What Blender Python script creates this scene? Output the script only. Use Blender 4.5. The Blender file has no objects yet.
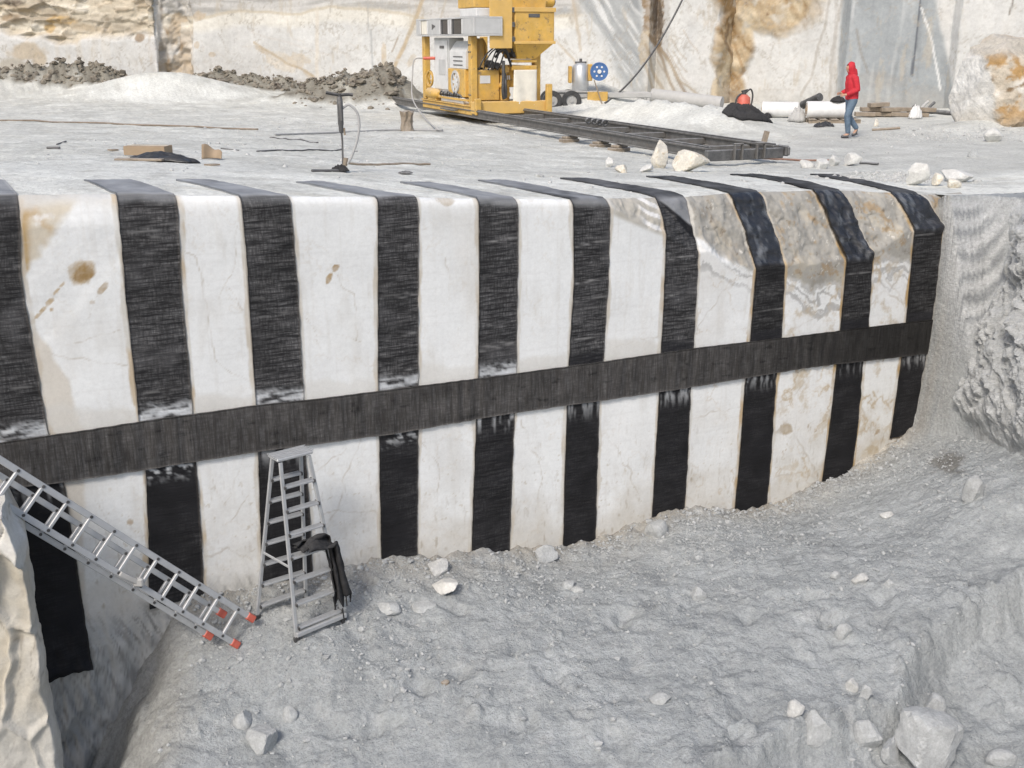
import bpy, bmesh, math, random
import numpy as np
from mathutils import Vector, Matrix, Euler

# ------------------------------------------------------------------ camera, world, sun, exposure
S = bpy.context.scene
COL = S.collection
F = 1100.0                      # focal length in pixels of a 1024 px wide picture
PITCH = math.atan(344.0 / F)    # camera tilted down
CZ = 2.33                       # camera height above the back of the bench
cam_d = bpy.data.cameras.new('camera')
cam_d.sensor_width = 36.0
cam_d.lens = F / 1024.0 * 36.0
cam_d.clip_start = 0.1
cam_d.clip_end = 500.0
cam = bpy.data.objects.new('camera', cam_d)
COL.objects.link(cam)
cam.location = (0, 0, CZ)
cam.rotation_euler = (math.pi / 2 - PITCH, 0, 0)
S.camera = cam

W = bpy.data.worlds.new('World')
S.world = W
W.use_nodes = True
nt = W.node_tree
sky = nt.nodes.new('ShaderNodeTexSky')
sky.sky_type = 'NISHITA'
sky.sun_disc = False
SUN_EL, SUN_AZ = 45.0, -156.0   # azimuth measured clockwise from +Y; veiled sun behind the camera
sky.sun_elevation = math.radians(SUN_EL)
sky.sun_rotation = math.radians(SUN_AZ)
sky.air_density = 1.0
sky.dust_density = 3.0
sky.ozone_density = 0.6
nt.links.new(sky.outputs['Color'], nt.nodes['Background'].inputs['Color'])
nt.nodes['Background'].inputs['Strength'].default_value = 0.105
sun_d = bpy.data.lights.new('sun', 'SUN')
sun_d.energy = 1.5
sun_d.angle = math.radians(13)
sun_d.color = (1.0, 0.935, 0.85)
sun = bpy.data.objects.new('sun', sun_d)
COL.objects.link(sun)
_az, _el = math.radians(SUN_AZ), math.radians(SUN_EL)
_sd = Vector((math.sin(_az) * math.cos(_el), math.cos(_az) * math.cos(_el), math.sin(_el)))
sun.rotation_euler = _sd.to_track_quat('Z', 'Y').to_euler()
S.view_settings.view_transform = 'Standard'
S.view_settings.look = 'None'
S.view_settings.exposure = 0.58
S.view_settings.gamma = 1.0
S.view_settings.use_curve_mapping = False

# ------------------------------------------------------------------ survey helpers
CP, SP = math.cos(PITCH), math.sin(PITCH)


def ray(px, py):
    a = (np.asarray(px, float) - 512.0) / F
    v = (np.asarray(py, float) - 384.0) / F
    return a, CP - v * SP, -(SP + v * CP)


def at_z(px, py, z):
    dx, dy, dz = ray(px, py)
    t = (z - CZ) / dz
    return np.array([dx * t, dy * t, z + 0 * t])


def at_y(px, py, y):
    dx, dy, dz = ray(px, py)
    t = y / dy
    return np.array([dx * t, y, CZ + dz * t])


def project(X, Y, Z):
    h = Z - CZ
    d = Y * CP - h * SP
    u = Y * SP + h * CP
    d = np.maximum(d, 0.05)
    return 512 + F * X / d, 384 - F * u / d


def lin(r, g, b):
    def f(c):
        c /= 255.0
        return c / 12.92 if c <= 0.04045 else ((c + 0.055) / 1.055) ** 2.4
    return np.array([f(r), f(g), f(b)])


def sstep(a, b, x):
    t = np.clip((x - a) / (b - a), 0, 1)
    return t * t * (3 - 2 * t)


# ------------------------------------------------------------------ numpy gradient noise
def _hash(ix, iy, seed):
    h = (ix.astype(np.int64) * 374761393 + iy.astype(np.int64) * 668265263 + seed * 974634721) & 0xFFFFFFFF
    h = ((h ^ (h >> 13)) * 1274126177) & 0xFFFFFFFF
    return h ^ (h >> 16)


_ANG = np.linspace(0, 2 * np.pi, 64, endpoint=False)
_GX, _GY = np.cos(_ANG), np.sin(_ANG)


def perlin(x, y, seed=0):
    x = np.asarray(x, float); y = np.asarray(y, float)
    x0 = np.floor(x); y0 = np.floor(y)
    fx, fy = x - x0, y - y0
    ux = fx * fx * fx * (fx * (fx * 6 - 15) + 10)
    uy = fy * fy * fy * (fy * (fy * 6 - 15) + 10)

    def g(i, j):
        k = _hash(x0 + i, y0 + j, seed) & 63
        return _GX[k] * (fx - i) + _GY[k] * (fy - j)
    a = g(0, 0) * (1 - ux) + g(1, 0) * ux
    b = g(0, 1) * (1 - ux) + g(1, 1) * ux
    return (a * (1 - uy) + b * uy) * 1.5


def fbm(x, y, scale, octs=4, seed=0, gain=0.5):
    s, a, t = 0, 1.0, 0
    f = 1.0 / scale
    for o in range(octs):
        s = s + a * perlin(x * f + 17.3 * o, y * f - 9.1 * o, seed + o)
        t += a
        a *= gain
        f *= 2.03
    return s / t


def ridged(x, y, scale, octs=4, seed=0):
    s, a, t = 0, 1.0, 0
    f = 1.0 / scale
    for o in range(octs):
        s = s + a * (1 - 2 * np.abs(perlin(x * f + 11.7 * o, y * f + 5.3 * o, seed + o)))
        t += a
        a *= 0.5
        f *= 2.1
    return s / t


def worley(x, y, scale, seed=0):
    """random value of the nearest cell, and distance to the border between cells"""
    x = np.asarray(x, float) / scale; y = np.asarray(y, float) / scale
    x0, y0 = np.floor(x), np.floor(y)
    f1 = np.full(x.shape, 9.0); f2 = np.full(x.shape, 9.0); val = np.zeros(x.shape)
    for i in (-1, 0, 1):
        for j in (-1, 0, 1):
            h = _hash(x0 + i, y0 + j, seed)
            d = np.hypot(x0 + i + (h & 255) / 255.0 - x, y0 + j + ((h >> 8) & 255) / 255.0 - y)
            m = d < f1
            f2 = np.where(m, f1, np.minimum(f2, d))
            val = np.where(m, ((h >> 16) & 255) / 255.0, val)
            f1 = np.where(m, d, f1)
    return val, f2 - f1


class TPS:
    def __init__(self, pts, smooth=0.0):
        p = np.array(pts, float)
        self.xy = p[:, :2]
        n = len(p)
        A = np.zeros((n + 3, n + 3))
        A[:n, :n] = self._k(self.xy, self.xy) + np.eye(n) * smooth
        A[:n, n] = 1
        A[:n, n + 1:] = self.xy
        A[n, :n] = 1
        A[n + 1:, :n] = self.xy.T
        b = np.zeros(n + 3)
        b[:n] = p[:, 2]
        self.w = np.linalg.solve(A, b)

    @staticmethod
    def _k(a, b):
        r2 = ((a[:, None, :] - b[None]) ** 2).sum(-1)
        return np.where(r2 > 0, 0.5 * r2 * np.log(r2 + 1e-12), 0)

    def __call__(self, X, Y):
        sh = np.shape(X)
        x = np.ravel(X).astype(float); y = np.ravel(Y).astype(float)
        n = len(self.xy)
        out = self.w[n] + self.w[n + 1] * x + self.w[n + 2] * y
        for i in range(n):
            r2 = (x - self.xy[i, 0]) ** 2 + (y - self.xy[i, 1]) ** 2
            out = out + self.w[i] * 0.5 * r2 * np.log(r2 + 1e-12)
        return out.reshape(sh)


def poly_dist(x, y, pts):
    """distance to a polyline, and signed distance (positive on the right-hand side when walking along it)"""
    best = np.full(np.shape(x), 1e9)
    sign = np.ones(np.shape(x))
    for (ax, ay), (bx, by) in zip(pts[:-1], pts[1:]):
        dx, dy = bx - ax, by - ay
        t = np.clip(((x - ax) * dx + (y - ay) * dy) / (dx * dx + dy * dy), 0, 1)
        d = np.hypot(x - ax - t * dx, y - ay - t * dy)
        s = np.where((x - ax) * dy - (y - ay) * dx >= 0, 1.0, -1.0)
        m = d < best
        best = np.where(m, d, best)
        sign = np.where(m, s, sign)
    return best, best * sign


def ell(x, y, cx, cy, rx, ry, rot=0.0):
    c, s = math.cos(rot), math.sin(rot)
    dx, dy = x - cx, y - cy
    return np.sqrt(((dx * c + dy * s) / rx) ** 2 + ((-dx * s + dy * c) / ry) ** 2)


def blend(col, m, rgb):
    m = np.clip(m, 0, 1)[..., None]
    col += (np.asarray(rgb) - col) * m


# ------------------------------------------------------------------ the marble face: a vertical saw-cut plane
FA = np.array([-3.97, 10.66])
FT = np.array([0.896, 0.444]); FT /= np.linalg.norm(FT)
FN = np.array([FT[1], -FT[0]])             # outwards, towards the pit


def on_face(px, py):
    dx, dy, dz = ray(px, py)
    t = (FA @ FN) / (dx * FN[0] + dy * FN[1])
    X, Y, Z = dx * t, dy * t, CZ + dz * t
    return (X - FA[0]) * FT[0] + (Y - FA[1]) * FT[1], Z


TOP_PX = [(-400, 205), (-60, 200), (18, 198), (118, 196), (240, 197), (400, 198), (520, 200), (610, 200), (700, 201), (760, 197), (850, 194), (905, 195), (945, 197)]
_tu, _tz = zip(*[on_face(x, y) for x, y in TOP_PX])
TOP_U = np.array(list(_tu) + [_tu[-1] + 2, 60.0])
TOP_Z = np.array(list(_tz) + [_tz[-1], _tz[-1]])
U_END = float(on_face(948, 210)[0])


def top_z(u):
    return np.interp(u, TOP_U, TOP_Z) + 0.014 * fbm(u, 0 * u + 2.5, 0.5, 4, 77)


def face_xyz(u, z, off=0.0):
    return FA[0] + FT[0] * u + FN[0] * off, FA[1] + FT[1] * u + FN[1] * off, z + 0 * u


def face_offset(u, z):
    """relief of the cut face, positive = towards the pit"""
    d = top_z(u) - z                                     # depth below the rim
    o = 0.012 * fbm(u, z, 1.2, 3, 5)
    # rim worn round, more on the left
    o = o - 0.07 * np.exp(-d / 0.035)
    left = sstep(1.4, -0.4, u)
    o = o - left * (0.12 * np.clip(1 - d / 0.30, 0, 1) ** 1.6)
    # natural broken crust, leaning back, on the upper right
    ub = np.array([5.6, 6.15, 6.9, 7.9, 8.9, 9.9, 10.6, 11.2])
    db = np.array([0.0, 0.25, 0.60, 0.92, 0.92, 0.88, 0.50, 0.45])
    bend = np.interp(u, ub, db) + 0.16 * fbm(u, z, 0.55, 4, 8, .6)
    crust = np.clip(bend - d, 0, None)
    cv_, ce_ = worley(u + .06 * fbm(u, z, .2, 3, 14), (z + .4 * u) * 1.2, .22, 4)
    o = o - crust * 0.40 - sstep(0, 0.10, crust) * (0.02 + 0.03 * fbm(u, z, 0.3, 5, 3, .65) + .035 * (cv_ - .5) * sstep(0, .2, ce_))
    # untrimmed foot of the wall
    foot = sstep(-3.15, -4.3, z - 0.02 * u + 0.12 * fbm(u, z, 0.8, 2, 6))
    foot = foot * sstep(3.5, 1.0, u)
    o = o + foot * (0.12 + 0.10 * ridged(u * 1.6, z * 0.7, 0.45, 4, 31) + 0.18 * sstep(-4.0, -6.0, z))
    # broken patch on the far left panel
    br = sstep(0.14, -0.03, ((u + 0.15) * 0.9 + d * 0.9) - 0.75) * sstep(-1.0, -0.75, u) * sstep(0.02, 0.2, d)
    o = o - br * 0.006 * (1 + 0.9 * fbm(u, z, 0.2, 4, 44, .65))
    return o


# ------------------------------------------------------------------ bench height (top of the quarry step)
_bp = []
for uu in (-4, -1, 0.5, 2, 4, 6, 8, 10, 11.5):
    x, y, z = face_xyz(uu, float(top_z(uu)))
    _bp.append((x, y, z))
    _bp.append((x - FN[0] * 1.6, y - FN[1] * 1.6, z + (0.04 if uu < 4 else 0.0)))
_bp += [(-10, 12, .8), (-7, 17, .75), (-4.5, 21, .45), (-12, 27, .3), (0, 18.5, .32), (0.5, 22, .12), (5, 19.5, .1), (9.5, 19, .12),
        (7.5, 26, 0), (0, 31, 0), (-12, 45, 0.05), (12, 42, 0), (20, 25, .15), (-22, 20, .6), (0, 50, 0), (-30, 50, .2), (30, 45, 0.1), (14, 14, .3), (13, 6, .3)]
BENCH = TPS(_bp, 0.02)


def bench_base(X, Y):
    return BENCH(X, Y)


def heap(X, Y, px, py, z0, sx, sy, h, rot=0.0, p=2.0):
    c = at_z(px, py, z0) if py > 0 else (((px - 512) / F) * (-py * CP + .5), -py)   # py < 0: distance from the camera instead
    e = ell(X, Y, c[0], c[1], sx, sy, rot)
    return h * np.exp(-e ** p)


def bench_z(X, Y):
    X = np.asarray(X, float); Y = np.asarray(Y, float)
    z = bench_base(X, Y)
    d = -((X - FA[0]) * FN[0] + (Y - FA[1]) * FN[1])
    on = sstep(0.0, 0.35, d)
    far = sstep(2.0, 6.0, d)
    z = z + on * (0.015 + 0.04 * far) * fbm(X, Y, 1.6, 4, 21, .6) + on * 0.010 * (1 + 1.8 * far) * fbm(X, Y, 0.28, 4, 22, .6)
    rough = fbm(X, Y, 0.6, 3, 51)
    # dust heaps between the rails and the back wall
    z = z + heap(X, Y, 655, 122, 0, 3.2, 0.9, 0.62, -0.9) * (1 + .35 * rough)
    z = z + heap(X, Y, 600, 108, 0, 1.8, 1.1, 0.75, 0.2) * (1 + .3 * rough)
    z = z + heap(X, Y, 560, 106, 0, 1.6, 1.2, 0.6, 0.2) * (1 + .3 * rough)
    z = z + heap(X, Y, 715, 128, 0, 1.5, 1.0, 0.3, 0.2) * (1 + .3 * rough)
    # white mound and dark spoil at the foot of the left back wall
    z = z + heap(X, Y, 165, -45.5, 0.2, 3.4, 1.8, 1.05, 0, 2.2)
    z = z + heap(X, Y, -40, -46.5, 0.2, 3.0, 1.8, .6, 0, 2.4) * (1 + .4 * rough)
    for (hx, hw, hh) in ((-25, 2.5, .55), (48, 1.8, .6), (88, 2.0, .6), (118, 1.6, .4), (205, 1.4, .55), (240, 2.0, .4), (290, 2.0, .45), (-90, 3, .6)):
        z = z + heap(X, Y, hx, -48.6, 0, hw, 1.5, hh, 0, 2.2) * (1 + .55 * rough + .25 * ridged(X, Y, 0.8, 3, 61))
    for (hx, hw, hh) in ((330, 2.4, .7), (372, 1.8, .55), (398, 1.0, .45)):
        z = z + heap(X, Y, hx, -42.0, 0, hw, 1.3, hh, 0, 2.2) * (1 + .5 * rough)
    # rubble apron below the right boulder
    z = z + heap(X, Y, 985, 132, 0, 2.2, 1.2, 0.28, 0.2) * (1 + .6 * rough)
    z = z + heap(X, Y, 893, 176, 0.1, 0.75, 0.5, 0.13, 0.2) * (1 + .6 * rough)
    return z


# ------------------------------------------------------------------ pit floor height
FLOOR_PX = [  # pixel, height above the datum
    (300, 645, -3.85), (345, 622, -3.80), (420, 640, -3.95), (500, 640, -3.95), (600, 640, -4.0), (700, 600, -3.9),
    (800, 560, -3.72), (900, 520, -3.5), (1000, 500, -3.05), (1000, 560, -3.45), (960, 600, -3.62), (850, 640, -3.9),
    (640, 720, -4.15), (500, 760, -4.3), (400, 768, -4.4), (760, 700, -4.1), (900, 760, -4.3), (1020, 700, -4.1), (240, 660, -3.95), (300, 730, -4.3)]
BASE_PX = [(205, 603), (260, 592), (350, 572), (420, 562), (500, 558), (560, 552), (610, 542), (650, 524), (690, 514), (730, 517), (770, 512), (820, 488), (850, 474), (880, 455), (908, 436)]
_fp = [tuple(at_z(x, y, z)) for x, y, z in FLOOR_PX]
for x, y in BASE_PX:
    u, z = on_face(x, y)
    X, Y, Z = face_xyz(u, z, 0.05)
    _fp.append((X, Y, Z))
_fp += [(-5, 6, -4.6), (0, 5, -4.7), (5, 5, -4.6), (9, 6, -3.8), (-6, 9, -4.2), (-2, 3, -4.8), (4, 2, -4.8), (10, 2, -4), (-5.5, 11, -4.1), (-9, 7, -4.3)]
FLOOR = TPS(_fp, 0.01)
_E = face_xyz(U_END, 0.0)
RIM = [(_E[0] - 0.02, _E[1] - 0.02), (6.75, 15.86), (7.2, 15.75), (7.38, 15.0), (7.42, 14.2), (7.55, 13), (7.95, 11), (8.6, 8), (9.3, 4), (9.8, 0)]
LEDGE = [tuple(at_z(x, y, -3.95)[:2]) for x, y in ((1130, 612), (1060, 618), (1010, 620), (960, 632), (920, 655), (893, 690), (850, 702), (800, 706), (760, 730), (700, 752), (640, 790), (560, 860))]
HOLE = [tuple(at_z(x, y, -4.0)[:2]) for x, y in ((110, 540), (135, 585), (158, 640), (150, 700), (128, 770), (110, 900))]
_r = random.Random(4)
PRINTS = []
for k in range(80):
    c = at_z(_r.uniform(300, 960), _r.uniform(600, 760), -3.95)
    PRINTS.append((c[0], c[1], _r.uniform(.10, .24), _r.uniform(.06, .13), _r.uniform(-.5, .9), _r.uniform(.025, .085)))


def pit_z(X, Y):
    X = np.asarray(X, float); Y = np.asarray(Y, float)
    z = FLOOR(X, Y)
    wx = X + 0.16 * fbm(X, Y, 0.7, 3, 71); wy = Y + 0.16 * fbm(X, Y, 0.7, 3, 72)
    # crumbling step in the dust, lower towards the camera and right
    _, sd = poly_dist(wx, wy, LEDGE)
    low = sstep(0.10, -0.22, sd) * sstep(-2.6, -0.8, sd)
    z = z - low * (0.36 + 0.06 * fbm(X, Y, 0.3, 2, 73))
    z = z + 0.07 * np.exp(-(sd / 0.28) ** 2) * (1 + fbm(X, Y, .25, 3, 74))
    # the deeper hole on the left
    _, sh = poly_dist(wx, wy, HOLE)
    z = z - sstep(-0.35, 1.15, sh) * 1.5
    # distances
    dw = (X - FA[0]) * FN[0] + (Y - FA[1]) * FN[1]
    nearw = np.exp(-np.clip(dw, 0, None) / 0.35)
    z = z + 0.07 * fbm(X, Y, 1.3, 3, 81) + 0.055 * fbm(X, Y, 0.36, 4, 82, .6) + 0.020 * ridged(X * .75 + Y * .5, (Y - X * .3) * 1.5, 0.26, 4, 83)
    patch = sstep(-.2, .35, fbm(X, Y, .9, 3, 88))
    z = z + (0.012 + 0.042 * patch) * np.abs(fbm(X, Y, .15, 4, 84, .65)) + 0.03 * sstep(.28, .5, fbm(X, Y, .22, 2, 87)) * patch
    cv, cb_ = worley(X + .05 * fbm(X, Y, .2, 2, 99), Y + .05 * fbm(X, Y, .2, 2, 100), .15, 5)
    clod = sstep(.0, .35, fbm(X, Y, .8, 3, 101)) * .8 + np.exp(-(sd / .3) ** 2)
    z = z + clod * (.06 * cv ** 2) * sstep(0, .3, cb_)
    z = z + nearw * (0.10 * ridged(X, Y, 0.40, 4, 85) + 0.05)
    z = z + sstep(0.2, 0.9, sh) * 0.14 * ridged(X, Y, 0.5, 4, 86)
    zf_, Xf, Yf = z.ravel(), X.ravel(), Y.ravel()
    for (cx, cy, rx, ry, ro, dp) in PRINTS:
        m = np.nonzero((np.abs(Xf - cx) < .4) & (np.abs(Yf - cy) < .4))[0]
        if len(m):
            e = ell(Xf[m], Yf[m], cx, cy, rx, ry, ro) + 0.45 * fbm(Xf[m], Yf[m], .12, 3, 89)
            zf_[m] -= dp * np.exp(-np.abs(e) ** 3)
    z = zf_.reshape(np.shape(z))
    # the right-hand bank
    amp = 0.04 + 0.16 * sstep(6.6, 7.2, X)
    dr, sr = poly_dist(X + amp * fbm(X, Y * 1.3, 0.9, 3, 91), Y + amp * fbm(X, Y, 0.9, 3, 92), RIM)
    d = sr + 9.0 * np.clip((_E[0] - X) * FT[0] + (_E[1] - Y) * FT[1] - 0.02, 0, None)
    prof = np.interp(d, [-5, 0, 0.08, 0.45, 0.8, 1.15, 1.6, 2.3, 3.5, 6], [0, 0, 0.22, 1.5, 2.25, 2.75, 3.2, 3.7, 4.3, 6.5])
    top = bench_base(X, Y) + 0.012 + 0.02 * fbm(X, Y, .3, 3, 93)
    zb = top - prof + 0.04 * sstep(0.4, .9, d) * fbm(X, Y, .3, 3, 95)
    k = 0.12
    h = np.clip(0.5 + 0.5 * (zb - z) / k, 0, 1)
    return z * (1 - h) + zb * h + k * h * (1 - h)


def hit(px, py, fn, y0=4.0, y1=60.0, n=700):
    """first point where the sight line through a photo pixel meets a height function"""
    dx, dy, dz = ray(px, py)
    ys = np.linspace(y0, y1, n)
    t = ys / dy
    X, Z = dx * t, CZ + dz * t
    g = Z - fn(X, ys)
    i = int(np.argmax(g < 0))
    if g[i] >= 0:
        i = n - 1
    a, b = ys[max(i - 1, 0)], ys[i]
    ys = np.linspace(a, b, 24); t = ys / dy
    g = (CZ + dz * t) - fn(dx * t, ys)
    i = int(np.argmax(g < 0)) if np.any(g < 0) else 23
    return Vector((dx * t[i], ys[i], float(fn(np.array([dx * t[i]]), np.array([ys[i]]))[0])))


def pit_hit(px, py):
    return hit(px, py, pit_z, 5.0, 17.0)


def bench_hit(px, py):
    dx, dy, dz = ray(px, py)
    y_edge = (FA @ FN) / (dx * FN[0] + dy * FN[1]) * dy
    return hit(px, py, bench_z, max(4.0, y_edge), 58.0)

# ------------------------------------------------------------------ materials
def new_mat(name):
    m = bpy.data.materials.new(name)
    m.use_nodes = True
    t = m.node_tree
    return m, t, t.nodes['Principled BSDF']


def nd(t, kind, **kw):
    n = t.nodes.new(kind)
    for k, v in kw.items():
        if k in n.inputs:
            n.inputs[k].default_value = v
        else:
            setattr(n, k, v)
    return n


def mixc(t, fac, a, b, mode='MIX'):
    n = t.nodes.new('ShaderNodeMix')
    n.data_type = 'RGBA'
    n.blend_type = mode
    for sock, v in ((n.inputs['Factor'], fac), (n.inputs['A'], a), (n.inputs['B'], b)):
        if hasattr(v, 'is_output'):
            t.links.new(v, sock)
        elif isinstance(v, (int, float)):
            sock.default_value = v
        else:
            sock.default_value = (*[float(c) for c in v][:3], 1)
    return n.outputs['Result']


def ramp(t, src, stops):
    n = t.nodes.new('ShaderNodeMapRange')
    n.inputs['From Min'].default_value = stops[0]
    n.inputs['From Max'].default_value = stops[1]
    n.inputs['To Min'].default_value = stops[2]
    n.inputs['To Max'].default_value = stops[3]
    t.links.new(src, n.inputs['Value'])
    return n.outputs['Result']


def mat_rock(name, rough=0.85, n1=3.0, a1=0.10, n2=40.0, a2=0.08, bump=0.25, bscale=60.0, spec=0.3, col=None, attr='Col', tint=None, bdist=0.02):
    m, t, b = new_mat(name)
    tc = t.nodes.new('ShaderNodeTexCoord').outputs['Object']
    if col is None:
        base = nd(t, 'ShaderNodeAttribute', attribute_name=attr).outputs['Color']
    else:
        r = t.nodes.new('ShaderNodeRGB'); r.outputs[0].default_value = (*col, 1); base = r.outputs[0]
    na = nd(t, 'ShaderNodeTexNoise', Scale=n1, Detail=6.0, Roughness=0.6); t.links.new(tc, na.inputs['Vector'])
    nb = nd(t, 'ShaderNodeTexNoise', Scale=n2, Detail=6.0, Roughness=0.78); t.links.new(tc, nb.inputs['Vector'])
    va = ramp(t, na.outputs['Fac'], (0.3, 0.7, 1 - a1, 1 + a1))
    vb = ramp(t, nb.outputs['Fac'], (0.3, 0.7, 1 - a2, 1 + a2))
    mu = t.nodes.new('ShaderNodeMath'); mu.operation = 'MULTIPLY'
    t.links.new(va, mu.inputs[0]); t.links.new(vb, mu.inputs[1])
    c = t.nodes.new('ShaderNodeVectorMath'); c.operation = 'SCALE'
    t.links.new(base, c.inputs[0]); t.links.new(mu.outputs[0], c.inputs['Scale'])
    out = c.outputs[0]
    if tint is not None:
        nc = nd(t, 'ShaderNodeTexNoise', Scale=n1 * 1.7, Detail=7.0, Roughness=0.65, Distortion=0.6); t.links.new(tc, nc.inputs['Vector'])
        out = mixc(t, ramp(t, nc.outputs['Fac'], tint[1]), out, tint[0])
    t.links.new(out, b.inputs['Base Color'])
    b.inputs['Roughness'].default_value = rough
    b.inputs['Specular IOR Level'].default_value = spec
    bp = nd(t, 'ShaderNodeBump', Strength=bump, Distance=bdist)
    nn = nd(t, 'ShaderNodeTexNoise', Scale=bscale, Detail=8.0, Roughness=0.7); t.links.new(tc, nn.inputs['Vector'])
    t.links.new(nn.outputs['Fac'], bp.inputs['Height']); t.links.new(bp.outputs['Normal'], b.inputs['Normal'])
    return m


def mat_plain(name, col, rough=0.5, metal=0.0, dust=0.35, var=0.12, vscale=6.0, bump=0.05, spec=0.5, dustcol=(0.50, 0.50, 0.49), wear=None):
    """paint, metal, cloth: base colour with grime, and marble dust settled on upward faces"""
    m, t, b = new_mat(name)
    tc = t.nodes.new('ShaderNodeTexCoord').outputs['Object']
    na = nd(t, 'ShaderNodeTexNoise', Scale=vscale, Detail=6.0, Roughness=0.65); t.links.new(tc, na.inputs['Vector'])
    c = t.nodes.new('ShaderNodeVectorMath'); c.operation = 'SCALE'
    r = t.nodes.new('ShaderNodeRGB'); r.outputs[0].default_value = (*col, 1)
    t.links.new(r.outputs[0], c.inputs[0])
    t.links.new(ramp(t, na.outputs['Fac'], (0.3, 0.7, 1 - var, 1 + var)), c.inputs['Scale'])
    out = c.outputs[0]
    if wear is not None:
        nw = nd(t, 'ShaderNodeTexNoise', Scale=vscale * 2.3, Detail=8.0, Roughness=0.75); t.links.new(tc, nw.inputs['Vector'])
        out = mixc(t, ramp(t, nw.outputs['Fac'], (0.57, 0.64, 0.0, wear[1])), out, wear[0])
    if dust > 0:
        g = t.nodes.new('ShaderNodeNewGeometry')
        sx = t.nodes.new('ShaderNodeSeparateXYZ'); t.links.new(g.outputs['Normal'], sx.inputs[0])
        up = ramp(t, sx.outputs['Z'], (-0.3, 0.9, 0.10, 1.0))
        nb = nd(t, 'ShaderNodeTexNoise', Scale=vscale * 1.7, Detail=7.0, Roughness=0.7); t.links.new(tc, nb.inputs['Vector'])
        mm = t.nodes.new('ShaderNodeMath'); mm.operation = 'MULTIPLY'
        t.links.new(up, mm.inputs[0]); t.links.new(ramp(t, nb.outputs['Fac'], (0.3, 0.7, 0.2 * dust, 1.6 * dust)), mm.inputs[1])
        out = mixc(t, mm.outputs[0], out, dustcol)
    t.links.new(out, b.inputs['Base Color'])
    b.inputs['Roughness'].default_value = rough
    b.inputs['Metallic'].default_value = metal
    b.inputs['Specular IOR Level'].default_value = spec
    if bump:
        bp = nd(t, 'ShaderNodeBump', Strength=bump, Distance=0.01)
        nn = nd(t, 'ShaderNodeTexNoise', Scale=vscale * 9, Detail=5.0); t.links.new(tc, nn.inputs['Vector'])
        t.links.new(nn.outputs['Fac'], bp.inputs['Height']); t.links.new(bp.outputs['Normal'], b.inputs['Normal'])
    return m


def mat_weave(name, period, rough=0.55):
    """resin-soaked woven strip: threads run across the strip; colour, gloss come from attributes"""
    m, t, b = new_mat(name)
    uv = nd(t, 'ShaderNodeUVMap', uv_map='UVMap').outputs['UV']
    mp = t.nodes.new('ShaderNodeMapping'); t.links.new(uv, mp.inputs['Vector'])
    mp.inputs['Scale'].default_value = (3.0, 1.0 / period, 1.0)
    n1 = nd(t, 'ShaderNodeTexNoise', Scale=1.0, Detail=5.0, Roughness=0.75); t.links.new(mp.outputs[0], n1.inputs['Vector'])
    mp2 = t.nodes.new('ShaderNodeMapping'); t.links.new(uv, mp2.inputs['Vector'])
    mp2.inputs['Scale'].default_value = (1.0 / (period * 0.8), 9.0, 1.0)
    n2 = nd(t, 'ShaderNodeTexNoise', Scale=1.0, Detail=3.0, Roughness=0.6); t.links.new(mp2.outputs[0], n2.inputs['Vector'])
    n3 = nd(t, 'ShaderNodeTexNoise', Scale=3.0, Detail=5.0); t.links.new(uv, n3.inputs['Vector'])
    col = nd(t, 'ShaderNodeAttribute', attribute_name='Col').outputs['Color']
    par = nd(t, 'ShaderNodeAttribute', attribute_name='Par')          # x: thread contrast, y: gloss
    ps = t.nodes.new('ShaderNodeSeparateXYZ'); t.links.new(par.outputs['Vector'], ps.inputs[0])
    thr = ramp(t, n1.outputs['Fac'], (0.42, 0.66, 0.0, 1.0))
    thr2 = ramp(t, n2.outputs['Fac'], (0.40, 0.75, 0.25, 1.0))
    mm = t.nodes.new('ShaderNodeMath'); mm.operation = 'MULTIPLY'; t.links.new(thr, mm.inputs[0]); t.links.new(thr2, mm.inputs[1])
    m3 = t.nodes.new('ShaderNodeMath'); m3.operation = 'MULTIPLY'; t.links.new(mm.outputs[0], m3.inputs[0]); t.links.new(ps.outputs['X'], m3.inputs[1])
    out = mixc(t, m3.outputs[0], col, (0.25, 0.25, 0.255))
    sc = t.nodes.new('ShaderNodeVectorMath'); sc.operation = 'SCALE'; t.links.new(out, sc.inputs[0])
    t.links.new(ramp(t, n3.outputs['Fac'], (0.3, 0.7, 0.75, 1.25)), sc.inputs['Scale'])
    t.links.new(sc.outputs[0], b.inputs['Base Color'])
    t.links.new(ramp(t, ps.outputs['Y'], (0, 1, 0.8, 0.22)), b.inputs['Roughness'])
    t.links.new(ramp(t, ps.outputs['Y'], (0, 1, 0.15, 0.6)), b.inputs['Specular IOR Level'])
    bp = nd(t, 'ShaderNodeBump', Strength=0.8, Distance=0.012)
    t.links.new(n1.outputs['Fac'], bp.inputs['Height']); t.links.new(bp.outputs['Normal'], b.inputs['Normal'])
    return m


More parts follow.
